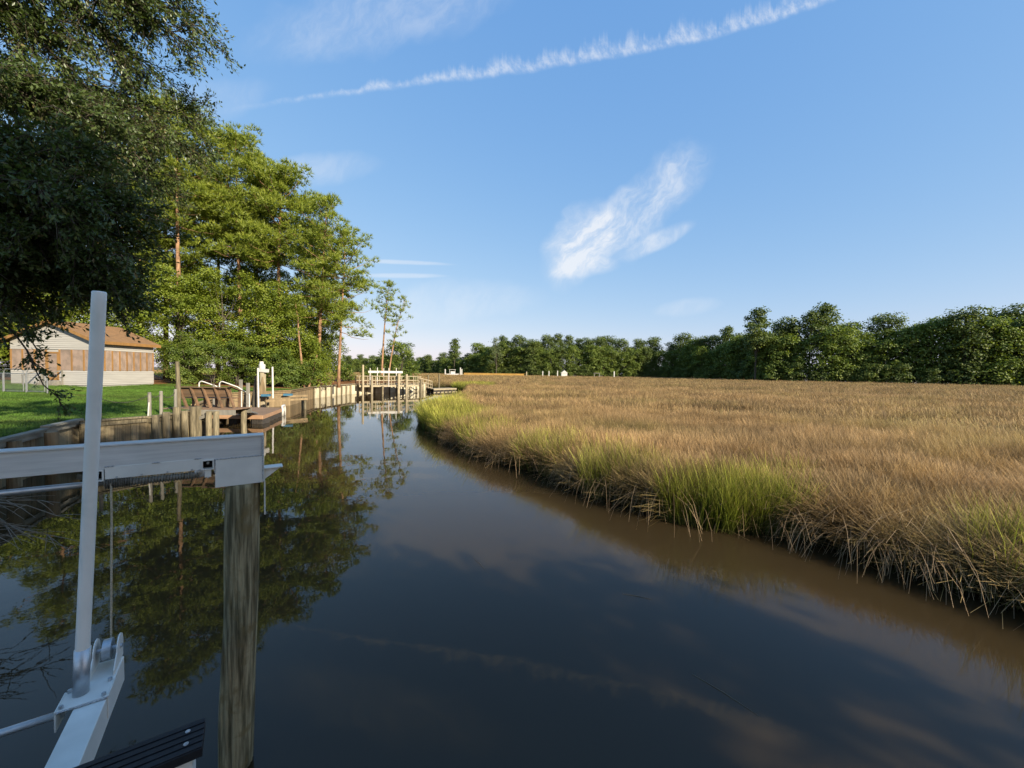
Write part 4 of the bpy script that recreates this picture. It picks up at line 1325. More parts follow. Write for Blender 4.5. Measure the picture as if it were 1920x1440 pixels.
# two thin leaning pines beyond the pier
pine('thin_pine', 'thin straight pine with a small ragged crown beyond the railed pier', -20.0, 60.5, 1.5, 14.8, 21, 0.62, 1.9, 22, 0.17, top=(1.0, 0), per=9, crad=(0.4, 0.7), prof=0.4)
pine('thin_pine', 'thin crooked pine leaning towards the creek beyond the railed pier', -19.0, 60.7, 1.5, 12.6, 22, 0.42, 1.5, 16, 0.13, top=(2.4, 0), per=8, crad=(0.35, 0.6), prof=0.55)
for k, (x, y, H, rx, lb) in enumerate(((-53, 35, 14, 4.6, 'dark hardwood past the gable beyond the chain link fence'), (-60, 29, 15, 5.0, 'broad dark hardwood far along the lawn past the house'), (-52, 45, 17, 4.8, 'tall dark hardwood filling the gap behind the gable'), (-64, 40, 17, 5.2, 'tall hardwood at the far back of the lawn'),
                                       (-44, 30, 6, 3.0, 'low leafy tree close against the house gable'), (-47.0, 37.5, 13.5, 4.2, 'shady hardwood just past the house between fence and pines'), (-50.5, 42, 15, 4.2, 'tall shady hardwood behind the gable beside the dark pine'))):
    broad('lawn_tree', lb, 'tree', x, y, 2.0, H, 140 + k, rx, 0.06, 22, 1.8, 11000, 0.34, 0.2)
LAB = ['leafy young hardwood with yellow-green crown behind the porch roof', 'broad yellow-green hardwood between the porch house and the pines', 'bushy hardwood in front of the tallest pine', 'spreading hardwood in front of the forked pine',
       'hardwood with dense rounded crown above the cross post', 'hardwood with low boughs near the leaning bank trees', 'dark hardwood behind the chain link fence', 'dark hardwood behind the gable end of the house',
       'tall shaded hardwood deep behind the porch house', 'shaded hardwood at the back of the wood behind the tallest pine', 'shaded hardwood at the back of the wood behind the forked pine', 'shaded hardwood at the back of the wood near the slender pine']
for k, (x, y, H, rx, nb) in enumerate(((-37.5, 38.5, 10.5, 3.6, 17), (-33.5, 40, 11.5, 3.6, 18), (-30.2, 41.5, 12.5, 3.6, 18), (-26.8, 42, 11.0, 3.2, 17), (-24.4, 41.5, 8.2, 2.4, 15), (-22.3, 43, 4.6, 1.5, 11),
                                       (-42, 36.5, 12, 3.8, 17), (-47, 33, 13, 4.2, 18), (-39, 46, 15, 4.2, 18), (-31, 50, 14, 4.2, 17), (-27, 51, 12.5, 3.8, 16), (-23.8, 49, 6.5, 2.4, 13))):
    broad('hardwood_tree', LAB[k], 'tree', x, y, land_z(shore_x(min(y, 61)) - x), H, 40 + k, rx, 0.16, nb, 1.45, 17000 if k < 8 else 10000, 0.19, 0.12, clump=0.29)
SL = ['low green shrub at the corner of the porch house', 'dense shrub beside the porch house at the lawn edge', 'rounded shrub at the edge of the pine straw', 'leafy shrub behind the ladder rails', 'leafy shrub directly behind the cross post',
      'shrub with loose boughs near the tan bulkhead corner', 'small shrub at the foot of the leaning bank trees', 'bushy shrub in shade behind the house corner', 'shrub under the tallest pine', 'shrub under the forked pine', 'shaded thicket deep behind the bare-trunked pine', 'shaded thicket deep behind the tallest pine', 'shaded thicket behind the slender pine', 'shaded thicket deep behind the porch house', 'thicket past the house gable beyond the fence', 'thicket close behind the gable beneath the dark pine', 'thicket at the far corner of the lawn', 'thicket behind the middle of the porch roof']
for k, (x, y, H, rx) in enumerate(((-29.9, 36.3, 3.6, 1.5), (-28.6, 37.6, 4.2, 1.9), (-27.0, 38.6, 4.2, 1.9), (-25.0, 38.8, 4.0, 1.9), (-23.0, 39.2, 3.6, 1.6), (-21.9, 38.6, 2.6, 1.2), (-21.4, 40.6, 2.4, 1.2), (-31.5, 38, 5.0, 2.0), (-30, 44, 5, 2.3), (-26.3, 44.4, 5, 2.3), (-33, 47, 6, 2.8), (-28.5, 48.5, 5.5, 2.8), (-24.3, 46.5, 4.5, 2.2), (-36, 45, 6, 2.8), (-49.5, 39.5, 5, 2.8), (-45, 40.5, 5, 2.8), (-54, 41, 5.5, 3.0), (-41, 40.5, 5, 2.6))):
    broad('shrub', SL[k], 'shrub', x, y, land_z(shore_x(y) - x), H, 60 + k, rx, 0.05, 11, 0.75, 8000, 0.13, 0.08, M['bush'], r0=0.05, stems=3, clump=0.26)
# slim leaning trees on the bank
for k, (x, y, ex, ez, lb) in enumerate(((-21.3, 40.6, -22.3, 9.9, 'slim pinkish trunk leaning away from the creek on the bank'), (-21.2, 40.9, -20.2, 4.6, 'short slim trunk leaning towards the creek on the bank'))):
    t_ = thing('slim_tree', lb, 'tree', (x, y, 0.9))
    MB().tube(limb_path((x, y, 0.5), (ex, y, ez), 0, 7, 0.02, k), [0.13 - 0.012 * j for j in range(7)], 8).build('trunk', M['bark_pine'], t_, smooth=True)
    rng = np.random.default_rng(80 + k)
    bl_ = [((ex - x + rng.uniform(-.9, .9), rng.uniform(-.8, .8), ez - 0.9 + rng.uniform(-1.6, 1.2)), (0.6, 0.6, 0.45)) for _ in range(6)]
    Vv, Ff, vv = crown_mesh(rng, bl_, 1500, 0.17, 0.1, 0.3)
    link_mesh('crown', np_mesh('crown', Vv, Ff, {'var': vv}), M['broad'], t_)
broad('round_tree', 'rounded olive-green tree beside the two thin pines', 'tree', -20.6, 73.0, 0.3, 8.0, 91, 3.6, 0.08, 18, 1.35, 8000, 0.28, 0.18, M['bush'], stems=3, r0=0.12)
for k, (x, y, H, lb) in enumerate(((-23.6, 55.5, 2.0, 'low weedy shrub on the grassy bank behind the cream bulkhead'), (-21.2, 59.4, 2.2, 'low weedy shrub at the foot of the two thin pines'))):
    broad('weedy_shrub', lb, 'shrub', x, y, 1.5, H, 95 + k, 2.3, 0.05, 9, 0.6, 3000, 0.2, 0.12, M['bush'], r0=0.04, stems=2)

# ---- the oak whose boughs hang into the picture
ok = thing('live_oak', 'large dark green oak whose boughs hang over the lift and lawn', 'oak tree', (-10.6, 2.6, 1.35))
OT = Vector((-10.2, 2.9, 5.2))
MB().tube([(-10.6, 2.6, 1.0), (-10.55, 2.65, 2.2), (-10.4, 2.75, 3.8), OT], [0.62, 0.48, 0.42, 0.36], 14).build('trunk', M['bark_dark'], ok, smooth=True)
NEAR = [(-5.07, 5.0, 5.21), (-5.07, 5.2, 4.75), (-4.97, 5.0, 4.08), (-5.45, 5.0, 4.3), (-6.07, 5.2, 4.5), (-5.32, 4.4, 4.65), (-5.42, 5.0, 5.73), (-5.7, 4.6, 3.99), (-6.09, 5.3, 6.5), (-4.92, 4.6, 4.4),
        (-5.54, 4.4, 5.34), (-4.85, 4.3, 4.85), (-6.78, 5.4, 4.4), (-5.9, 5.8, 6.6), (-5.76, 4.2, 4.24), (-6.27, 4.6, 5.74)]
UPPER = [(-5.02, 7.0, 9.08), (-5.21, 7.0, 8.72), (-5.88, 7.2, 8.36), (-5.86, 7.6, 7.87), (-5.95, 7.8, 7.39), (-6.45, 7.8, 6.67), (-6.34, 7.0, 7.07), (-6.17, 6.6, 8.55), (-6.64, 6.0, 8.04), (-7.36, 6.0, 7.56),
         (-6.58, 6.4, 7.72), (-5.81, 6.8, 9.16), (-6.76, 7.0, 6.42), (-7.09, 8.0, 6.91), (-6.94, 5.8, 8.16), (-6.27, 6.2, 9.16), (-5.27, 6.8, 9.68), (-6.36, 6.6, 7.35), (-6.18, 7.2, 7.75), (-6.47, 5.6, 8.7),
         (-8.2, 6.5, 9.5), (-8.6, 4.2, 9.8), (-7.2, 3.4, 9.4), (-9.5, 7.5, 8.4), (-8.5, 8.5, 6.2), (-10.8, 7.5, 6.8), (-12.5, 5.0, 8.5), (-11.5, 1.5, 9.5), (-13.5, 2.0, 7.5), (-9.0, 0.5, 8.5), (-6.9, 1.8, 7.6)]
rng = np.random.default_rng(5)
mb = MB()
mt = MB()
LP, LA, LN, LV = [], [], [], []


def twig(p, d, ln, nl, tone):
    """a thin twig with leaves set alternately along it"""
    d = unit(np.array(d))
    e = p + d * ln
    e[2] -= 0.12 * ln
    mt.tube([tuple(p), tuple((p + e) / 2 + rng.normal(size=3) * 0.02 * ln), tuple(e)], [0.0042, 0.003, 0.0016], 3, caps=False)
    q = rng.uniform(0.15, 1.0, nl)
    P = p + (e - p) * q[:, None] + rng.normal(size=(nl, 3)) * 0.02
    sd = rdir(rng, nl)
    ax = unit(d * 0.8 + sd * 0.9 + np.array([0, 0, -0.15]))
    LP.append(P)
    LA.append(ax)
    LN.append(unit(np.array([0, 0, 0.8]) + rdir(rng, nl) * 0.8))
    LV.append(np.clip(tone + 0.16 * rng.normal(size=nl), 0, 1))


def bough(s0, e, dens, sag, spread, seed, r0, ln_tw=0.34):
    path = limb_path(s0, e, sag, 9, 0.05, seed)
    mb.tube(path, [max(0.007, r0 * (1 - 0.11 * j)) for j in range(9)], 6, caps=False)
    main = np.array(path[-1] - path[-3])
    for k in range(dens):
        q = 1.0 - rng.uniform(0, 0.62) ** 1.25
        i = min(int(q * 8), 7)
        b0 = np.array(path[i].lerp(path[i + 1], q * 8 - i))
        d = unit(unit(main) * 0.75 + rdir(rng, 1)[0] * 0.85 + np.array([0.25, 0.05, -0.2]))
        ln = rng.uniform(0.25, 1.0) * spread
        e2 = b0 + d * ln
        e2[2] -= 0.15 * ln
        mid = (b0 + e2) / 2 + rng.normal(size=3) * 0.05 * ln
        mb.tube([tuple(b0), tuple(mid), tuple(e2)], [0.010, 0.007, 0.004], 4, caps=False)
        tone = np.clip(0.5 + 0.18 * rng.normal(), 0.1, 0.9)
        for t2 in range(int(5 + 9 * ln)):
            a = rng.uniform(0.2, 1.0)
            p = (b0 * (1 - a) + e2 * a)
            twig(p, d * 0.7 + rdir(rng, 1)[0] * 0.8 + np.array([0.1, 0, -0.15]), rng.uniform(0.5, 1.1) * ln_tw, int(rng.integers(8, 14)), tone)


hubs = [Vector((-7.6, 4.2, 6.6)), Vector((-7.9, 5.2, 8.4)), Vector((-7.3, 4.0, 5.0)), Vector((-8.6, 6.2, 7.2))]
for h in hubs:
    mb.tube(limb_path(OT - ZU * 0.3, h, 0.5, 8, 0.06, h.x), [0.26 - 0.022 * j for j in range(8)], 9, caps=False)
for k, e in enumerate(NEAR):
    e = Vector(e)
    h = min((hubs[0], hubs[2]), key=lambda q: (q - e).length)
    bough(h, e, 44, 0.25, 0.66, k, 0.05, 0.30)
for k, e in enumerate(UPPER):
    e = Vector(e) - Vector((0.5, 0, 0))
    h = min(hubs, key=lambda q: (q - e).length)
    bough(h, e, 25, 0.35, 0.78, 50 + k, 0.055, 0.36)
for k, e in enumerate(((-6.9, 5.5, 3.75), (-6.1, 5.3, 3.8), (-6.5, 5.4, 3.5), (-7.0, 5.5, 3.3))):
    bough(Vector((-7.4, 4.6, 4.6)), Vector(e), 5, 0.15, 0.4, 120 + k, 0.022, 0.24)
# one low straggling spray in front of the lawn
bough(Vector((-7.2, 5.2, 4.2)), Vector((-6.4, 5.6, 2.6)), 5, 0.1, 0.36, 99, 0.02, 0.22)
P = np.concatenate(LP)
ls = rng.uniform(0.7, 1.25, len(P))
Vv, Ff, vv = leaves(P, np.concatenate(LA), np.concatenate(LN), 0.062 * ls, 0.027 * ls, np.concatenate(LV))
mb.build('boughs', M['bark_dark'], ok, smooth=True)
mt.build('twigs', M['bark_dark'], ok)
link_mesh('crown', np_mesh('crown', Vv - np.array(ok.location), Ff, {'var': vv}), M['oak'], ok)
print('oak leaves', len(P))
# bare twigs over the water by the bulkhead
bt = thing('bare_branch', 'tangle of bare grey twigs hanging over the water beside the bulkhead', 'branch', (-7.4, 5.2, 1.0))
m = MB()
rng2 = random.Random(3)
for k in range(16):
    p0 = Vector((-8.6, 5.0 + rng2.uniform(-.4, .4), 1.3 + rng2.uniform(-.2, .2)))
    e = Vector((-6.0 + rng2.uniform(-0.7, 0.15), 5.0 + rng2.uniform(-0.5, 0.5), 0.95 + rng2.uniform(-0.4, 0.35)))
    pth = limb_path(p0, e, rng2.uniform(-0.1, 0.2), 8, 0.07, k * 3.3)
    m.tube(pth, [0.013 - 0.0014 * j for j in range(8)], 4, caps=False)
    for j in range(5):
        b0 = pth[rng2.randint(3, 6)]
        d = Vector((rng2.uniform(0.1, 0.6), rng2.uniform(-0.3, 0.3), rng2.uniform(-0.35, 0.25)))
        m.tube(limb_path(b0, b0 + d, 0.02, 4, 0.08, k + j), [0.006, 0.005, 0.004, 0.002], 3, caps=False)
m.build('twigs', M['twig'], bt)
MB().tube([(-9.6, 5.3, 1.1), (-9.1, 5.15, 1.3), (-8.5, 5.0, 1.3)], [0.05, 0.035, 0.025], 7).build('stem', M['twig'], bt)

# trees on the near bank behind the camera: their shade falls over the lift and the near water
for k, (x, y, H, rx, lb) in enumerate(((9.2, -9.6, 15.0, 3.6, 'broad shade tree on the near bank behind the lift'), (6.4, -13.2, 16.6, 3.6, 'taller shade tree farther back on the near bank'), (10.9, -8.2, 15.2, 3.4, 'dense shade tree beside the marsh on the near bank'))):
    broad('shade_tree', lb, 'tree', x, y, 0.9, H, 110 + k, rx, 0.08, 26, 1.75, 15000 if k < 2 else 24000, 0.34, 0.22, M['broad'], r0=0.3)
m = MB()
m.add([(-1, -22, 0.9), (40, -22, 0.9), (40, -6.0, 0.9), (12, -5.6, 0.9), (5, -6.8, 0.9), (1, -10.5, 0.9)], [tuple(range(6))])
m.add([(-1, -22, 0.9), (40, -22, 0.9), (40, -6.0, 0.9), (12, -5.6, 0.9), (5, -6.8, 0.9), (1, -10.5, 0.9), (-1, -22, -0.7), (40, -22, -0.7), (40, -5, -0.7), (12, -4.6, -0.7), (4.6, -6.0, -0.7), (0, -9.8, -0.7)],
      [((i + 1) % 6, i, i + 6, (i + 1) % 6 + 6) for i in range(6)])
tag(m.build('near_bank_ground', M['lawn_soil']), kind='structure')

# ---- the wood across the marsh: kinds of tree built once, then copied one by one
KINDS = []


def far_kind(name, label, seed, H, rx, cb, nb, rb, nleaf, mat, round_=1.0, L=0.62, W=0.42):
    rng = np.random.default_rng(seed)
    bl_ = rand_blobs(rng, nb, H, rx, cb, rb, round_)
    Vv, Ff, vv = crown_mesh(rng, bl_, nleaf, L, W, 0.55, sub=7)
    cm = np_mesh('crown', Vv, Ff, {'var': vv})
    cm.materials.append(mat)
    m = MB()
    m.tube([(0, 0, -0.3), (0.1, 0, H * 0.35), (0, 0.1, H * 0.8)], [0.32, 0.24, 0.1], 7)
    for c, r in bl_[::2]:
        m.tube([(0, 0, max(1.0, c[2] * 0.6)), c], [0.1, 0.04], 4, caps=False)
    tm = bpy.data.meshes.new('trunk')
    tm.from_pydata(m.v, [], m.f)
    tm.materials.append(M['bark_dark'])
    KINDS.append((name, label, cm, tm))


far_kind('far_hardwood', 'full green hardwood with foliage to the ground in the wood across the marsh', 201, 20, 5.6, 0.06, 30, 2.2, 6500, FAR['green'])
far_kind('far_hardwood', 'tall dark hardwood with uneven crown in the wood across the marsh', 202, 23, 5.8, 0.07, 34, 2.2, 7000, FAR['dark'])
far_kind('far_hardwood', 'wide low-branched green tree in the wood across the marsh', 203, 17, 6.4, 0.05, 30, 2.2, 6500, FAR['green'], 0.8)
far_kind('far_pine', 'pine with a domed top above the wood across the marsh', 204, 25, 4.2, 0.45, 24, 1.7, 4500, FAR['pine'])
far_kind('far_bush', 'low dark bush at the foot of the wood across the marsh', 205, 7, 4.6, 0.02, 14, 1.7, 2200, FAR['dark'], 0.6)
far_kind('pale_tree', 'thin pale greyish tree standing out above the wood across the marsh', 206, 22, 4.0, 0.3, 16, 1.5, 1500, FAR['pale'])


def far_tree(k, x, y, s, rz, sz=1.0):
    name, label, cm, tm = KINDS[k]
    t_ = thing(name, label, 'tree' if k != 4 else 'bush', (x, y, 0.5), ('far %s trees across the marsh' % ('green', 'dark', 'wide', 'domed pine', 'bush', 'pale')[k]) if k < 5 else None, rz)
    t_.scale = (s * 1.3, s * 1.3, s * sz * 1.24)
    for nm, me in (('crown', cm), ('trunk', tm)):
        o = bpy.data.objects.new(nm, me)
        COL.objects.link(o)
        o.parent = t_


rngf = random.Random(12)
path = EDGE_TREES
cum = [0]
for a, c in zip(path[:-1], path[1:]):
    cum.append(cum[-1] + math.dist(a, c))


def along(s, off):
    for i in range(len(path) - 1):
        if cum[i + 1] >= s:
            break
    q = (s - cum[i]) / (cum[i + 1] - cum[i])
    a, c = Vector((*path[i], 0)), Vector((*path[i + 1], 0))
    d = (c - a).normalized()
    n = Vector((-d.y, d.x, 0))
    if n.y < 0:
        n = -n
    n = (n + Vector((0.25 if path[i][0] > 90 else 0, 0.5, 0))).normalized()
    p = a.lerp(c, q) + n * off
    return p.x, p.y


s = 30.0
while s < cum[-1] - 120:
    x, y = along(s, 3 + rngf.uniform(-1.5, 2.5))
    hs_ = 1.0 if s < 300 else 0.95
    if x < -30:
        hs_ = 0.62
    if 0 < x < 95 and y > 240:
        hs_ = 0.92
    if x > 100 and y < 180:
        hs_ = 1.0
    far_tree(rngf.choice([0, 1, 0, 2]), x, y, hs_ * rngf.uniform(0.75, 1.08), rngf.uniform(0, 6.28))
    x2, y2 = along(s + 3.5, 9 + rngf.uniform(-2, 4))
    far_tree(rngf.choice([0, 1, 1, 2, 0, 3]), x2, y2, hs_ * rngf.uniform(0.88, 1.12), rngf.uniform(0, 6.28))
    if rngf.random() < 0.85:
        x3, y3 = along(s + 2, 0.5 + rngf.uniform(-1, 1))
        far_tree(4, x3, y3, hs_ * rngf.uniform(0.6, 1.0), rngf.uniform(0, 6.28))
    s += rngf.uniform(6.0, 8.5)
far_tree(3, 112, 182, 1.06, 1.0)
far_tree(5, -11, 272, 0.95, 0.4)
far_tree(3, -44, 300, 0.86, 2.0)
# the dark depth of the wood behind the front rows, one mass nobody could count
rng = np.random.default_rng(77)
Ps = []
bl_ = []
s = 0.0
while s < cum[-1]:
    x, y = along(s, 17 + rng.uniform(-2, 4))
    h = (0.6 if x < -30 else 0.9) * rng.uniform(18, 24)
    for z in np.arange(0.6, h, 3.2):
        bl_.append(((x + rng.uniform(-2, 2), y + rng.uniform(-2, 2), z), (3.4, 3.4, 2.4)))
    s += 4.6
Vv, Ff, vv = crown_mesh(rng, bl_, 46000, 1.15, 0.85, 0.9, sub=2)
tag(link_mesh('deep_wood', np_mesh('deep_wood', Vv, Ff, {'var': vv}), FAR['dark']), 'dark mass of woodland behind the front trees across the marsh', 'woodland', kind='stuff')

# ---- small things at the far edge of the marsh
bo = thing('far_boat', 'small white boat with an upright cabin at the far marsh edge', 'boat', (-34, 228, 0.4))
MB().prism([(-37.5, 228, 0.5), (-31.5, 228, 0.5), (-30.6, 228, 1.7), (-38.2, 228, 1.5)], (0, 2.2, 0)).build('hull', M['white'], bo)
MB().box(-35.6, -33.2, 228.4, 229.8, 1.55, 3.0).build('console', M['white'], bo)
MB().box(-36.4, -32.8, 228.2, 230.0, 3.9, 4.1).build('canopy', M['white'], bo)
for x in (-36.2, -33.0):
    MB().box(x - .08, x + .08, 228.3, 228.46, 1.5, 3.9).build('canopy_post', M['white'], bo)
for k, (x, zt) in enumerate(((-38.8, 4.2), (-30.0, 5.2), (-29.2, 4.4), (18.6, 3.9), (22.4, 4.0), (27.6, 4.3), (62, 4.4), (8.8, 3.5))):
    tag(MB().bar((x, 229 if x < 0 else 240, 0), (x, 229 if x < 0 else 240, zt), 0.5, 0.5, (0, 1, 0)).build('far_post', M['white'] if k < 7 else M['pale_wood']), ['white post at the stern of the far boat', 'tall white post at the bow of the far boat', 'second white post past the bow of the far boat', 'white post past the end of the ochre wall',
        'white post between the ochre wall and the little hut', 'white post beside the little far hut', 'lone white post under the far wood', 'pale post at the very end of the ochre wall'][k], 'post')
ow = thing('ochre_wall', 'long low ochre plank wall at the far marsh edge by the white boat', 'wall', (-10, 240, 0.2))
for k in range(16):
    piece('panel', M['orange_wall'], ow, (-28.2 + 2.28 * k, 240, 0.1), (2.24, 0.2, 1.95))
MB().box(-29.5, 8.2, 239.8, 240.2, 2.06, 2.2).build('cap_board', M['orange_wall'], ow)
hu = thing('far_hut', 'little white hut with a pitched roof under the far wood', 'hut', (32.5, 246, 0.5))
MB().box(30.6, 34.2, 245, 248, 0.3, 2.9).build('wall', M['white'], hu)
MB().prism([(30.2, 244.8, 2.92), (34.6, 244.8, 2.92), (32.4, 244.8, 4.6)], (0, 3.4, 0)).build('roof', M['white'], hu)
tb = thing('far_table', 'small grey shelter on two posts under the far wood', 'shelter', (52, 243, 0.3))
MB().box(50, 54, 242, 244, 3.0, 3.3).build('roof', M['grey_wood'], tb)
for x in (50.4, 53.4):
    MB().box(x, x + .4, 242.6, 243.0, 0.1, 3.0).build('post', M['grey_wood'], tb)


# ================================================================== marsh grass
def tuft_mesh(name, seed, n, spread, h, wdt, bend, seg=3, droop=0.0, mat=None, dirx=0.0, tipw=0.25):
    """a tuft of bent blades; each blade a tapering strip"""
    rng = np.random.default_rng(seed)
    a = rng.uniform(0, 2 * math.pi, n)
    rr = spread * np.sqrt(rng.uniform(0, 1, n))
    base = np.stack([rr * np.cos(a), rr * np.sin(a), np.zeros(n)], 1)
    la = rng.uniform(0, 2 * math.pi, n)
    ld = np.stack([np.cos(la), np.sin(la), np.zeros(n)], 1)
    if dirx:
        ld = unit(ld * (1 - dirx) + np.array([1.0, 0, 0]) * dirx)
    ln = h * rng.uniform(0.6, 1.15, n)
    bd = bend * rng.uniform(0.2, 1.6, n)
    dp = droop * rng.uniform(0.5, 1.3, n)
    rows = []
    ts = np.linspace(0, 1, seg + 1)
    sd = unit(np.cross(ld, np.array([0, 0, 1.0]))) * np.cos(rng.uniform(-1, 1, n))[:, None] + ld * np.sin(rng.uniform(-1, 1, n))[:, None] * 0.5
    for q in ts:
        th = bd * q + dp * q * q
        p = base + ld * (ln * q * np.sin(th))[:, None]
        p[:, 2] += ln * q * np.cos(th)
        wq = wdt * (1 - (1 - tipw) * q)
        rows.append((p - sd * wq / 2, p + sd * wq / 2))
    Vv = np.stack([x for r_ in rows for x in r_], 1).reshape(-1, 3)
    k = 2 * (seg + 1)
    i = np.arange(n)[:, None] * k
    Ff = np.concatenate([i + [[2 * j, 2 * j + 1, 2 * j + 3, 2 * j + 2]] for j in range(seg)], 0)
    me = np_mesh(name, Vv, Ff, {'t': np.tile(np.repeat(ts, 2), n), 'var': np.repeat(rng.uniform(0, 1, n), k)})
    me.materials.append(mat)
    return me


def scatter(name, label, cat, pts, rot, scl, idx, meshes):
    """uncountable growth: tuft meshes instanced on the points of one object"""
    pc_ = bpy.data.collections.new(name + '_tufts')
    for k, me in enumerate(meshes):
        pc_.objects.link(bpy.data.objects.new('%s_tuft_%02d' % (name, k), me))
    me = bpy.data.meshes.new(name)
    me.vertices.add(len(pts))
    me.vertices.foreach_set('co', np.asarray(pts, np.float32).ravel())
    for an, ty, dat in (('rot', 'FLOAT_VECTOR', rot), ('scl', 'FLOAT_VECTOR', scl)):
        me.attributes.new(an, ty, 'POINT').data.foreach_set('vector', np.asarray(dat, np.float32).ravel())
    me.attributes.new('idx', 'INT', 'POINT').data.foreach_set('value', np.asarray(idx, np.int32))
    me.update()
    o = bpy.data.objects.new(name, me)
    COL.objects.link(o)
    g = bpy.data.node_groups.new(name, 'GeometryNodeTree')
    g.interface.new_socket('Geometry', in_out='INPUT', socket_type='NodeSocketGeometry')
    g.interface.new_socket('Geometry', in_out='OUTPUT', socket_type='NodeSocketGeometry')
    gi, go = g.nodes.new('NodeGroupInput'), g.nodes.new('NodeGroupOutput')
    ci = g.nodes.new('GeometryNodeCollectionInfo')
    ci.inputs['Collection'].default_value = pc_
    ci.inputs['Separate Children'].default_value = True
    ci.inputs['Reset Children'].default_value = True
    ip = g.nodes.new('GeometryNodeInstanceOnPoints')
    ip.inputs['Pick Instance'].default_value = True

    def na(nm, ty):
        n = g.nodes.new('GeometryNodeInputNamedAttribute')
        n.data_type = ty
        n.inputs['Name'].default_value = nm
        return [x for x in n.outputs if x.enabled and x.name == 'Attribute'][0]
    g.links.new(gi.outputs[0], ip.inputs['Points'])
    g.links.new(ci.outputs[0], ip.inputs['Instance'])
    g.links.new(na('idx', 'INT'), ip.inputs['Instance Index'])
    er = g.nodes.new('FunctionNodeEulerToRotation')
    g.links.new(na('rot', 'FLOAT_VECTOR'), er.inputs[0])
    g.links.new(er.outputs[0], ip.inputs['Rotation'])
    g.links.new(na('scl', 'FLOAT_VECTOR'), ip.inputs['Scale'])
    g.links.new(ip.outputs[0], go.inputs[0])
    md = o.modifiers.new('growth', 'NODES')
    md.node_group = g
    return tag(o, label, cat, kind='stuff')


rng = np.random.default_rng(31)
TAN = M['grass_tan']
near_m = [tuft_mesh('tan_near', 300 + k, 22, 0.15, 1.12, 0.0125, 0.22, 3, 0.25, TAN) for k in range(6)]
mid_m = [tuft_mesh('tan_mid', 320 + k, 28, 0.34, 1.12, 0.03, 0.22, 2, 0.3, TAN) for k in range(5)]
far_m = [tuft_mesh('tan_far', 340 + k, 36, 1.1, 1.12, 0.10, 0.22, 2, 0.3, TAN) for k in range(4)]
GREEN = M['grass_green']
green_m = [tuft_mesh('green', 360 + k, 22, 0.13, 1.22, 0.013, 0.12, 3, 0.12, GREEN) for k in range(5)]
DEAD = M['grass_dead']
dead_m = [tuft_mesh('dead', 380 + k, 9, 0.22, 1.35, 0.0115, 0.62, 6, 0.85, DEAD, 0.6, 0.3) for k in range(6)]


def polar(n, d0, d1, a0=-50, a1=62):
    d = np.sqrt(rng.uniform(d0 ** 2, d1 ** 2, n))
    a = np.radians(rng.uniform(a0, a1, n))
    P = np.stack([d * np.sin(a), d * np.cos(a)], 1)
    return P[inside(P[:, 0], P[:, 1], poly)]


def hmod(P):
    return np.array([0.93 + 0.26 * mnoise.noise((x * 0.2, y * 0.2, 0)) + 0.22 * mnoise.noise((x * 0.75, y * 0.75, 5)) for x, y in P])


def lean_rot(P, bd, bn, amt=0.40, reach=1.1):
    """tufts lean out over the water near the bank, elsewhere at random"""
    n = len(P)
    k = np.clip(1 - bd / reach, 0, 1) * amt
    tx = rng.normal(size=n) * 0.17 + bn[:, 0] * k
    ty = rng.normal(size=n) * 0.17 + bn[:, 1] * k
    # small tilt: rotate about x by -ty, about y by tx; spin is baked into the choice of tuft and the z turn
    return np.stack([-ty, tx, np.zeros(n)], 1)


GREENZ = [(4.5, 8.0, 1.3, 0.72, 1.0), (-4.6, 23.8, 1.9, 4.4, 1.0), (-3.0, 20.4, 1.7, 2.4, 0.95), (-4.8, 31.5, 1.1, 4.5, 0.7), (1.35, 12.4, 1.0, 1.0, 0.55), (2.75, 10.3, 0.8, 0.9, 0.6), (-1.2, 16.0, 1.2, 1.7, 0.55), (-6.6, 68.0, 3.0, 7.0, 0.9), (6.6, 9.2, 0.35, 0.35, 0.5), (7.3, 5.6, 0.4, 0.5, 0.4), (3.3, 9.6, 0.5, 0.5, 0.4)]


def greenness(P):
    g = np.zeros(len(P))
    for cx, cy, rx, ry, s in GREENZ:
        e = ((P[:, 0] - cx) / rx) ** 2 + ((P[:, 1] - cy) / ry) ** 2
        g = np.maximum(g, s * np.clip(1.35 - e, 0, 1))
    return g


allp = []
for cnt, d0, d1, ms, zs in ((30000, 4.5, 13, near_m, 1.0), (26000, 13, 24, near_m, 1.0), (36000, 24, 62, mid_m, 1.0), (26000, 62, 130, mid_m, 1.0), (30000, 130, 340, far_m, 1.0)):
    P = polar(cnt, d0, d1)
    if d0 < 60:
        bd, bn = bank_info(P)
    else:
        bd, bn = np.full(len(P), 99.0), np.zeros((len(P), 2))
    keep = rng.uniform(0, 1, len(P)) > greenness(P) * 0.93
    P, bd, bn = P[keep], bd[keep], bn[keep]
    h = hmod(P) * (1.0 - 0.18 * np.clip(1 - bd / 0.6, 0, 1))
    wide = 1.5 if d0 == 62 else 1.0
    scl = np.stack([wide * rng.uniform(0.85, 1.2, len(P)), wide * rng.uniform(0.85, 1.2, len(P)), h], 1)
    allp.append((np.column_stack([P, np.full(len(P), 0.12)]), lean_rot(P, bd, bn), scl, ms))
E_ = []
for a, c in zip(np.array(fine)[:-1], np.array(fine)[1:]):
    L = np.linalg.norm(c - a)
    if a[1] > 46 or a[0] < -12 or a[1] < 1.5 or L > 3:
        continue
    d = (c - a) / max(L, 1e-6)
    for k in range(int(L * 26) + 1):
        E_.append(a + d * rng.uniform(0, L) + np.array([-d[1], d[0]]) * rng.uniform(-0.25, 0.16))
P = np.array(E_)
P = P[rng.uniform(0, 1, len(P)) > greenness(P) * 0.9]
bd, bn = bank_info(P)
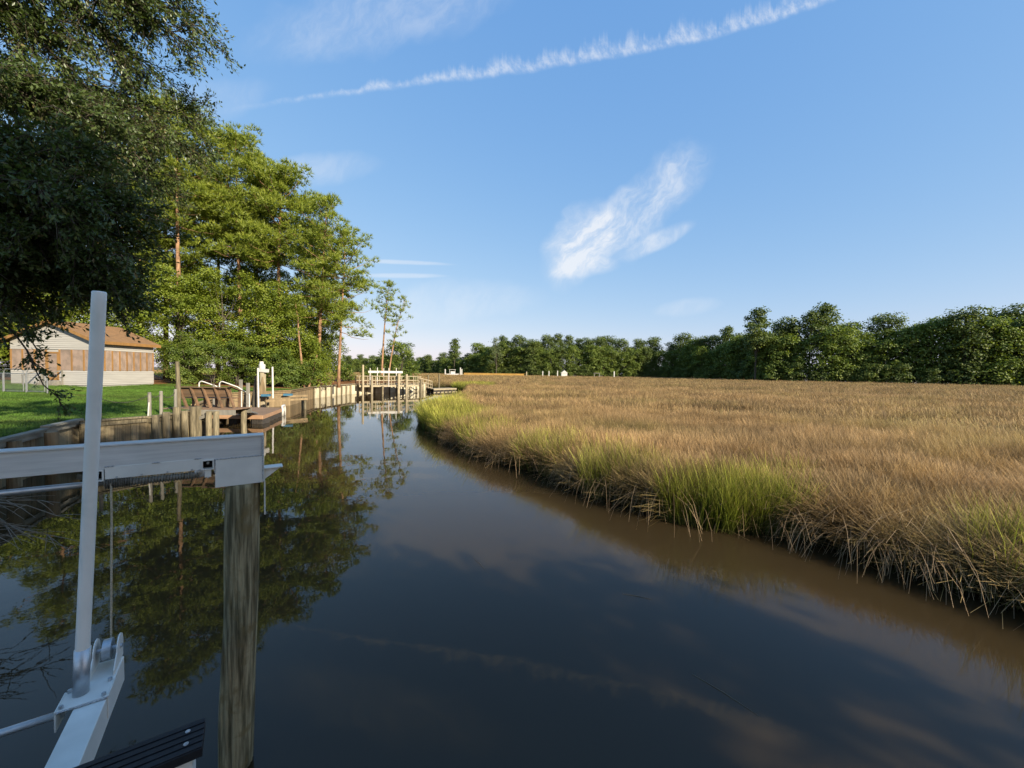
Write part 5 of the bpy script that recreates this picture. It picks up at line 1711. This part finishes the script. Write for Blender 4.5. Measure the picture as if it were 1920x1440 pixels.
scl = np.stack([rng.uniform(0.8, 1.2, len(P)), rng.uniform(0.8, 1.2, len(P)), rng.uniform(0.45, 0.9, len(P))], 1)
allp.append((np.column_stack([P, np.full(len(P), -0.04)]), lean_rot(P, bd, bn, 0.45, 0.9), scl, near_m))
ms_all = near_m + mid_m + far_m
off_ = {id(near_m): (0, len(near_m)), id(mid_m): (len(near_m), len(mid_m)), id(far_m): (len(near_m) + len(mid_m), len(far_m))}
idx = np.concatenate([off_[id(a[3])][0] + rng.integers(0, off_[id(a[3])][1], len(a[0])) for a in allp])
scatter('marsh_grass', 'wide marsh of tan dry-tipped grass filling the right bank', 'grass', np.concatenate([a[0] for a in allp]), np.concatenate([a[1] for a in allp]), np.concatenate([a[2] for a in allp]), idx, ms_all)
print('marsh tufts', len(idx))
# bright green cordgrass patches at the water
PP = []
for cx, cy, rx, ry, s in GREENZ:
    n = int((260 if cy < 15 else 110 if cy < 40 else 50) * rx * ry * s * 1.6) + 8
    a = rng.uniform(0, 2 * math.pi, n)
    q = np.sqrt(rng.uniform(0, 1.25, n))
    PP.append(np.stack([cx + rx * q * np.cos(a), cy + ry * q * np.sin(a)], 1))
P = np.concatenate(PP)
ins = inside(P[:, 0], P[:, 1], poly)
bd, bn = bank_info(P)
P, bd, bn = P[ins | (bd < 0.2)], bd[ins | (bd < 0.2)], bn[ins | (bd < 0.2)]
wid = np.where(P[:, 1] > 40, 2.6, np.where(P[:, 1] > 18, 1.5, 1.0))
scl = np.stack([wid, wid, rng.uniform(0.75, 1.12, len(P))], 1)
scatter('green_cordgrass', 'bright green upright cordgrass in patches along the water edge', 'grass', np.column_stack([P, np.full(len(P), -0.03)]), lean_rot(P, bd, bn, 0.12, 0.6), scl, rng.integers(0, len(green_m), len(P)), green_m)
# dead stalks arching down to the water along the bank
PP, RZ = [], []
fa_ = np.array(fine)
for a, c in zip(fa_[:-1], fa_[1:]):
    L = np.linalg.norm(c - a)
    if a[1] > 46 or a[0] < -12 or a[1] < 1.5 or L > 3:
        continue
    dens = (58 if a[1] < 9 else 34 if a[1] < 15 else 15) * max(0.12, 0.5 + 1.1 * mnoise.noise((a[0] * 0.55, a[1] * 0.55, 8)))
    d = (c - a) / max(L, 1e-6)
    nrm = np.array([-d[1], d[0]])
    for k in range(int(L * dens) + 1):
        p = a + d * rng.uniform(0, L) - nrm * rng.uniform(0.0, 1.1)
        PP.append(p)
        RZ.append(math.atan2(nrm[1], nrm[0]) + rng.normal() * 0.6)
P = np.array(PP)
keep = rng.uniform(0, 1, len(P)) > greenness(P) * 0.8
P, RZ = P[keep], np.array(RZ)[keep]
dr_ = np.array([0.9 + 0.5 * mnoise.noise((x * 0.8, y * 0.8, 3)) for x, y in P])
scl = np.stack([dr_ * rng.uniform(0.7, 1.15, len(P)), rng.uniform(0.7, 1.1, len(P)), rng.uniform(0.62, 1.08, len(P))], 1)
scatter('drooping_stalks', 'dead tan stalks arching over the mud bank to the water', 'grass', np.column_stack([P, np.full(len(P), 0.10)]), np.stack([np.zeros(len(P)), np.zeros(len(P)), RZ], 1), scl, rng.integers(0, len(dead_m), len(P)), dead_m)
# lawn
lawn_m = [tuft_mesh('lawn', 400 + k, 26, 0.13, 0.075, 0.009, 0.35, 2, 0.3, M['grass_lawn']) for k in range(4)]
n = 26000
yv = rng.uniform(8.5, 36, n)
ov_ = rng.uniform(0.12, 20, n)
xv = np.array([shore_x(y) for y in yv]) - ov_
zv = np.array([land_z(o_) for o_ in ov_])
k_ = ~((xv > HX0 - 0.1) & (xv < HX1 + 0.1) & (yv > HY0 - 0.1)) & (xv < -8.5)
n = k_.sum()
scatter('lawn_grass', 'short mown green lawn between the bulkhead and the porch house', 'grass', np.column_stack([xv, yv, zv - 0.01])[k_], np.stack([rng.normal(size=n) * .1, rng.normal(size=n) * .1, rng.uniform(0, 6.28, n)], 1),
        np.tile(rng.uniform(0.8, 1.5, (n, 1)), (1, 3)), rng.integers(0, 4, n), lawn_m)

# reed stems adrift on the water
for k, (x, y, a, L, lb) in enumerate(((-0.48, 6.25, 120, 0.42, 'short dark reed stem adrift out in the creek'), (1.78, 5.4, -20, 0.38, 'thin reed stem floating off the grassy bank'), (2.1, 3.75, -52, 0.62, 'long curved reed stem floating in the near water'))):
    d = Vector((math.cos(R(a)), math.sin(R(a)), 0)) * L
    p = Vector((x, y, 0.002))
    tag(MB().tube([p - d / 2, p + Vector((0.01, 0.012, 0.003)), p + d / 2], [0.0028, 0.0035, 0.002], 6).build('reed_stem', M['reed']), lb, 'reed')
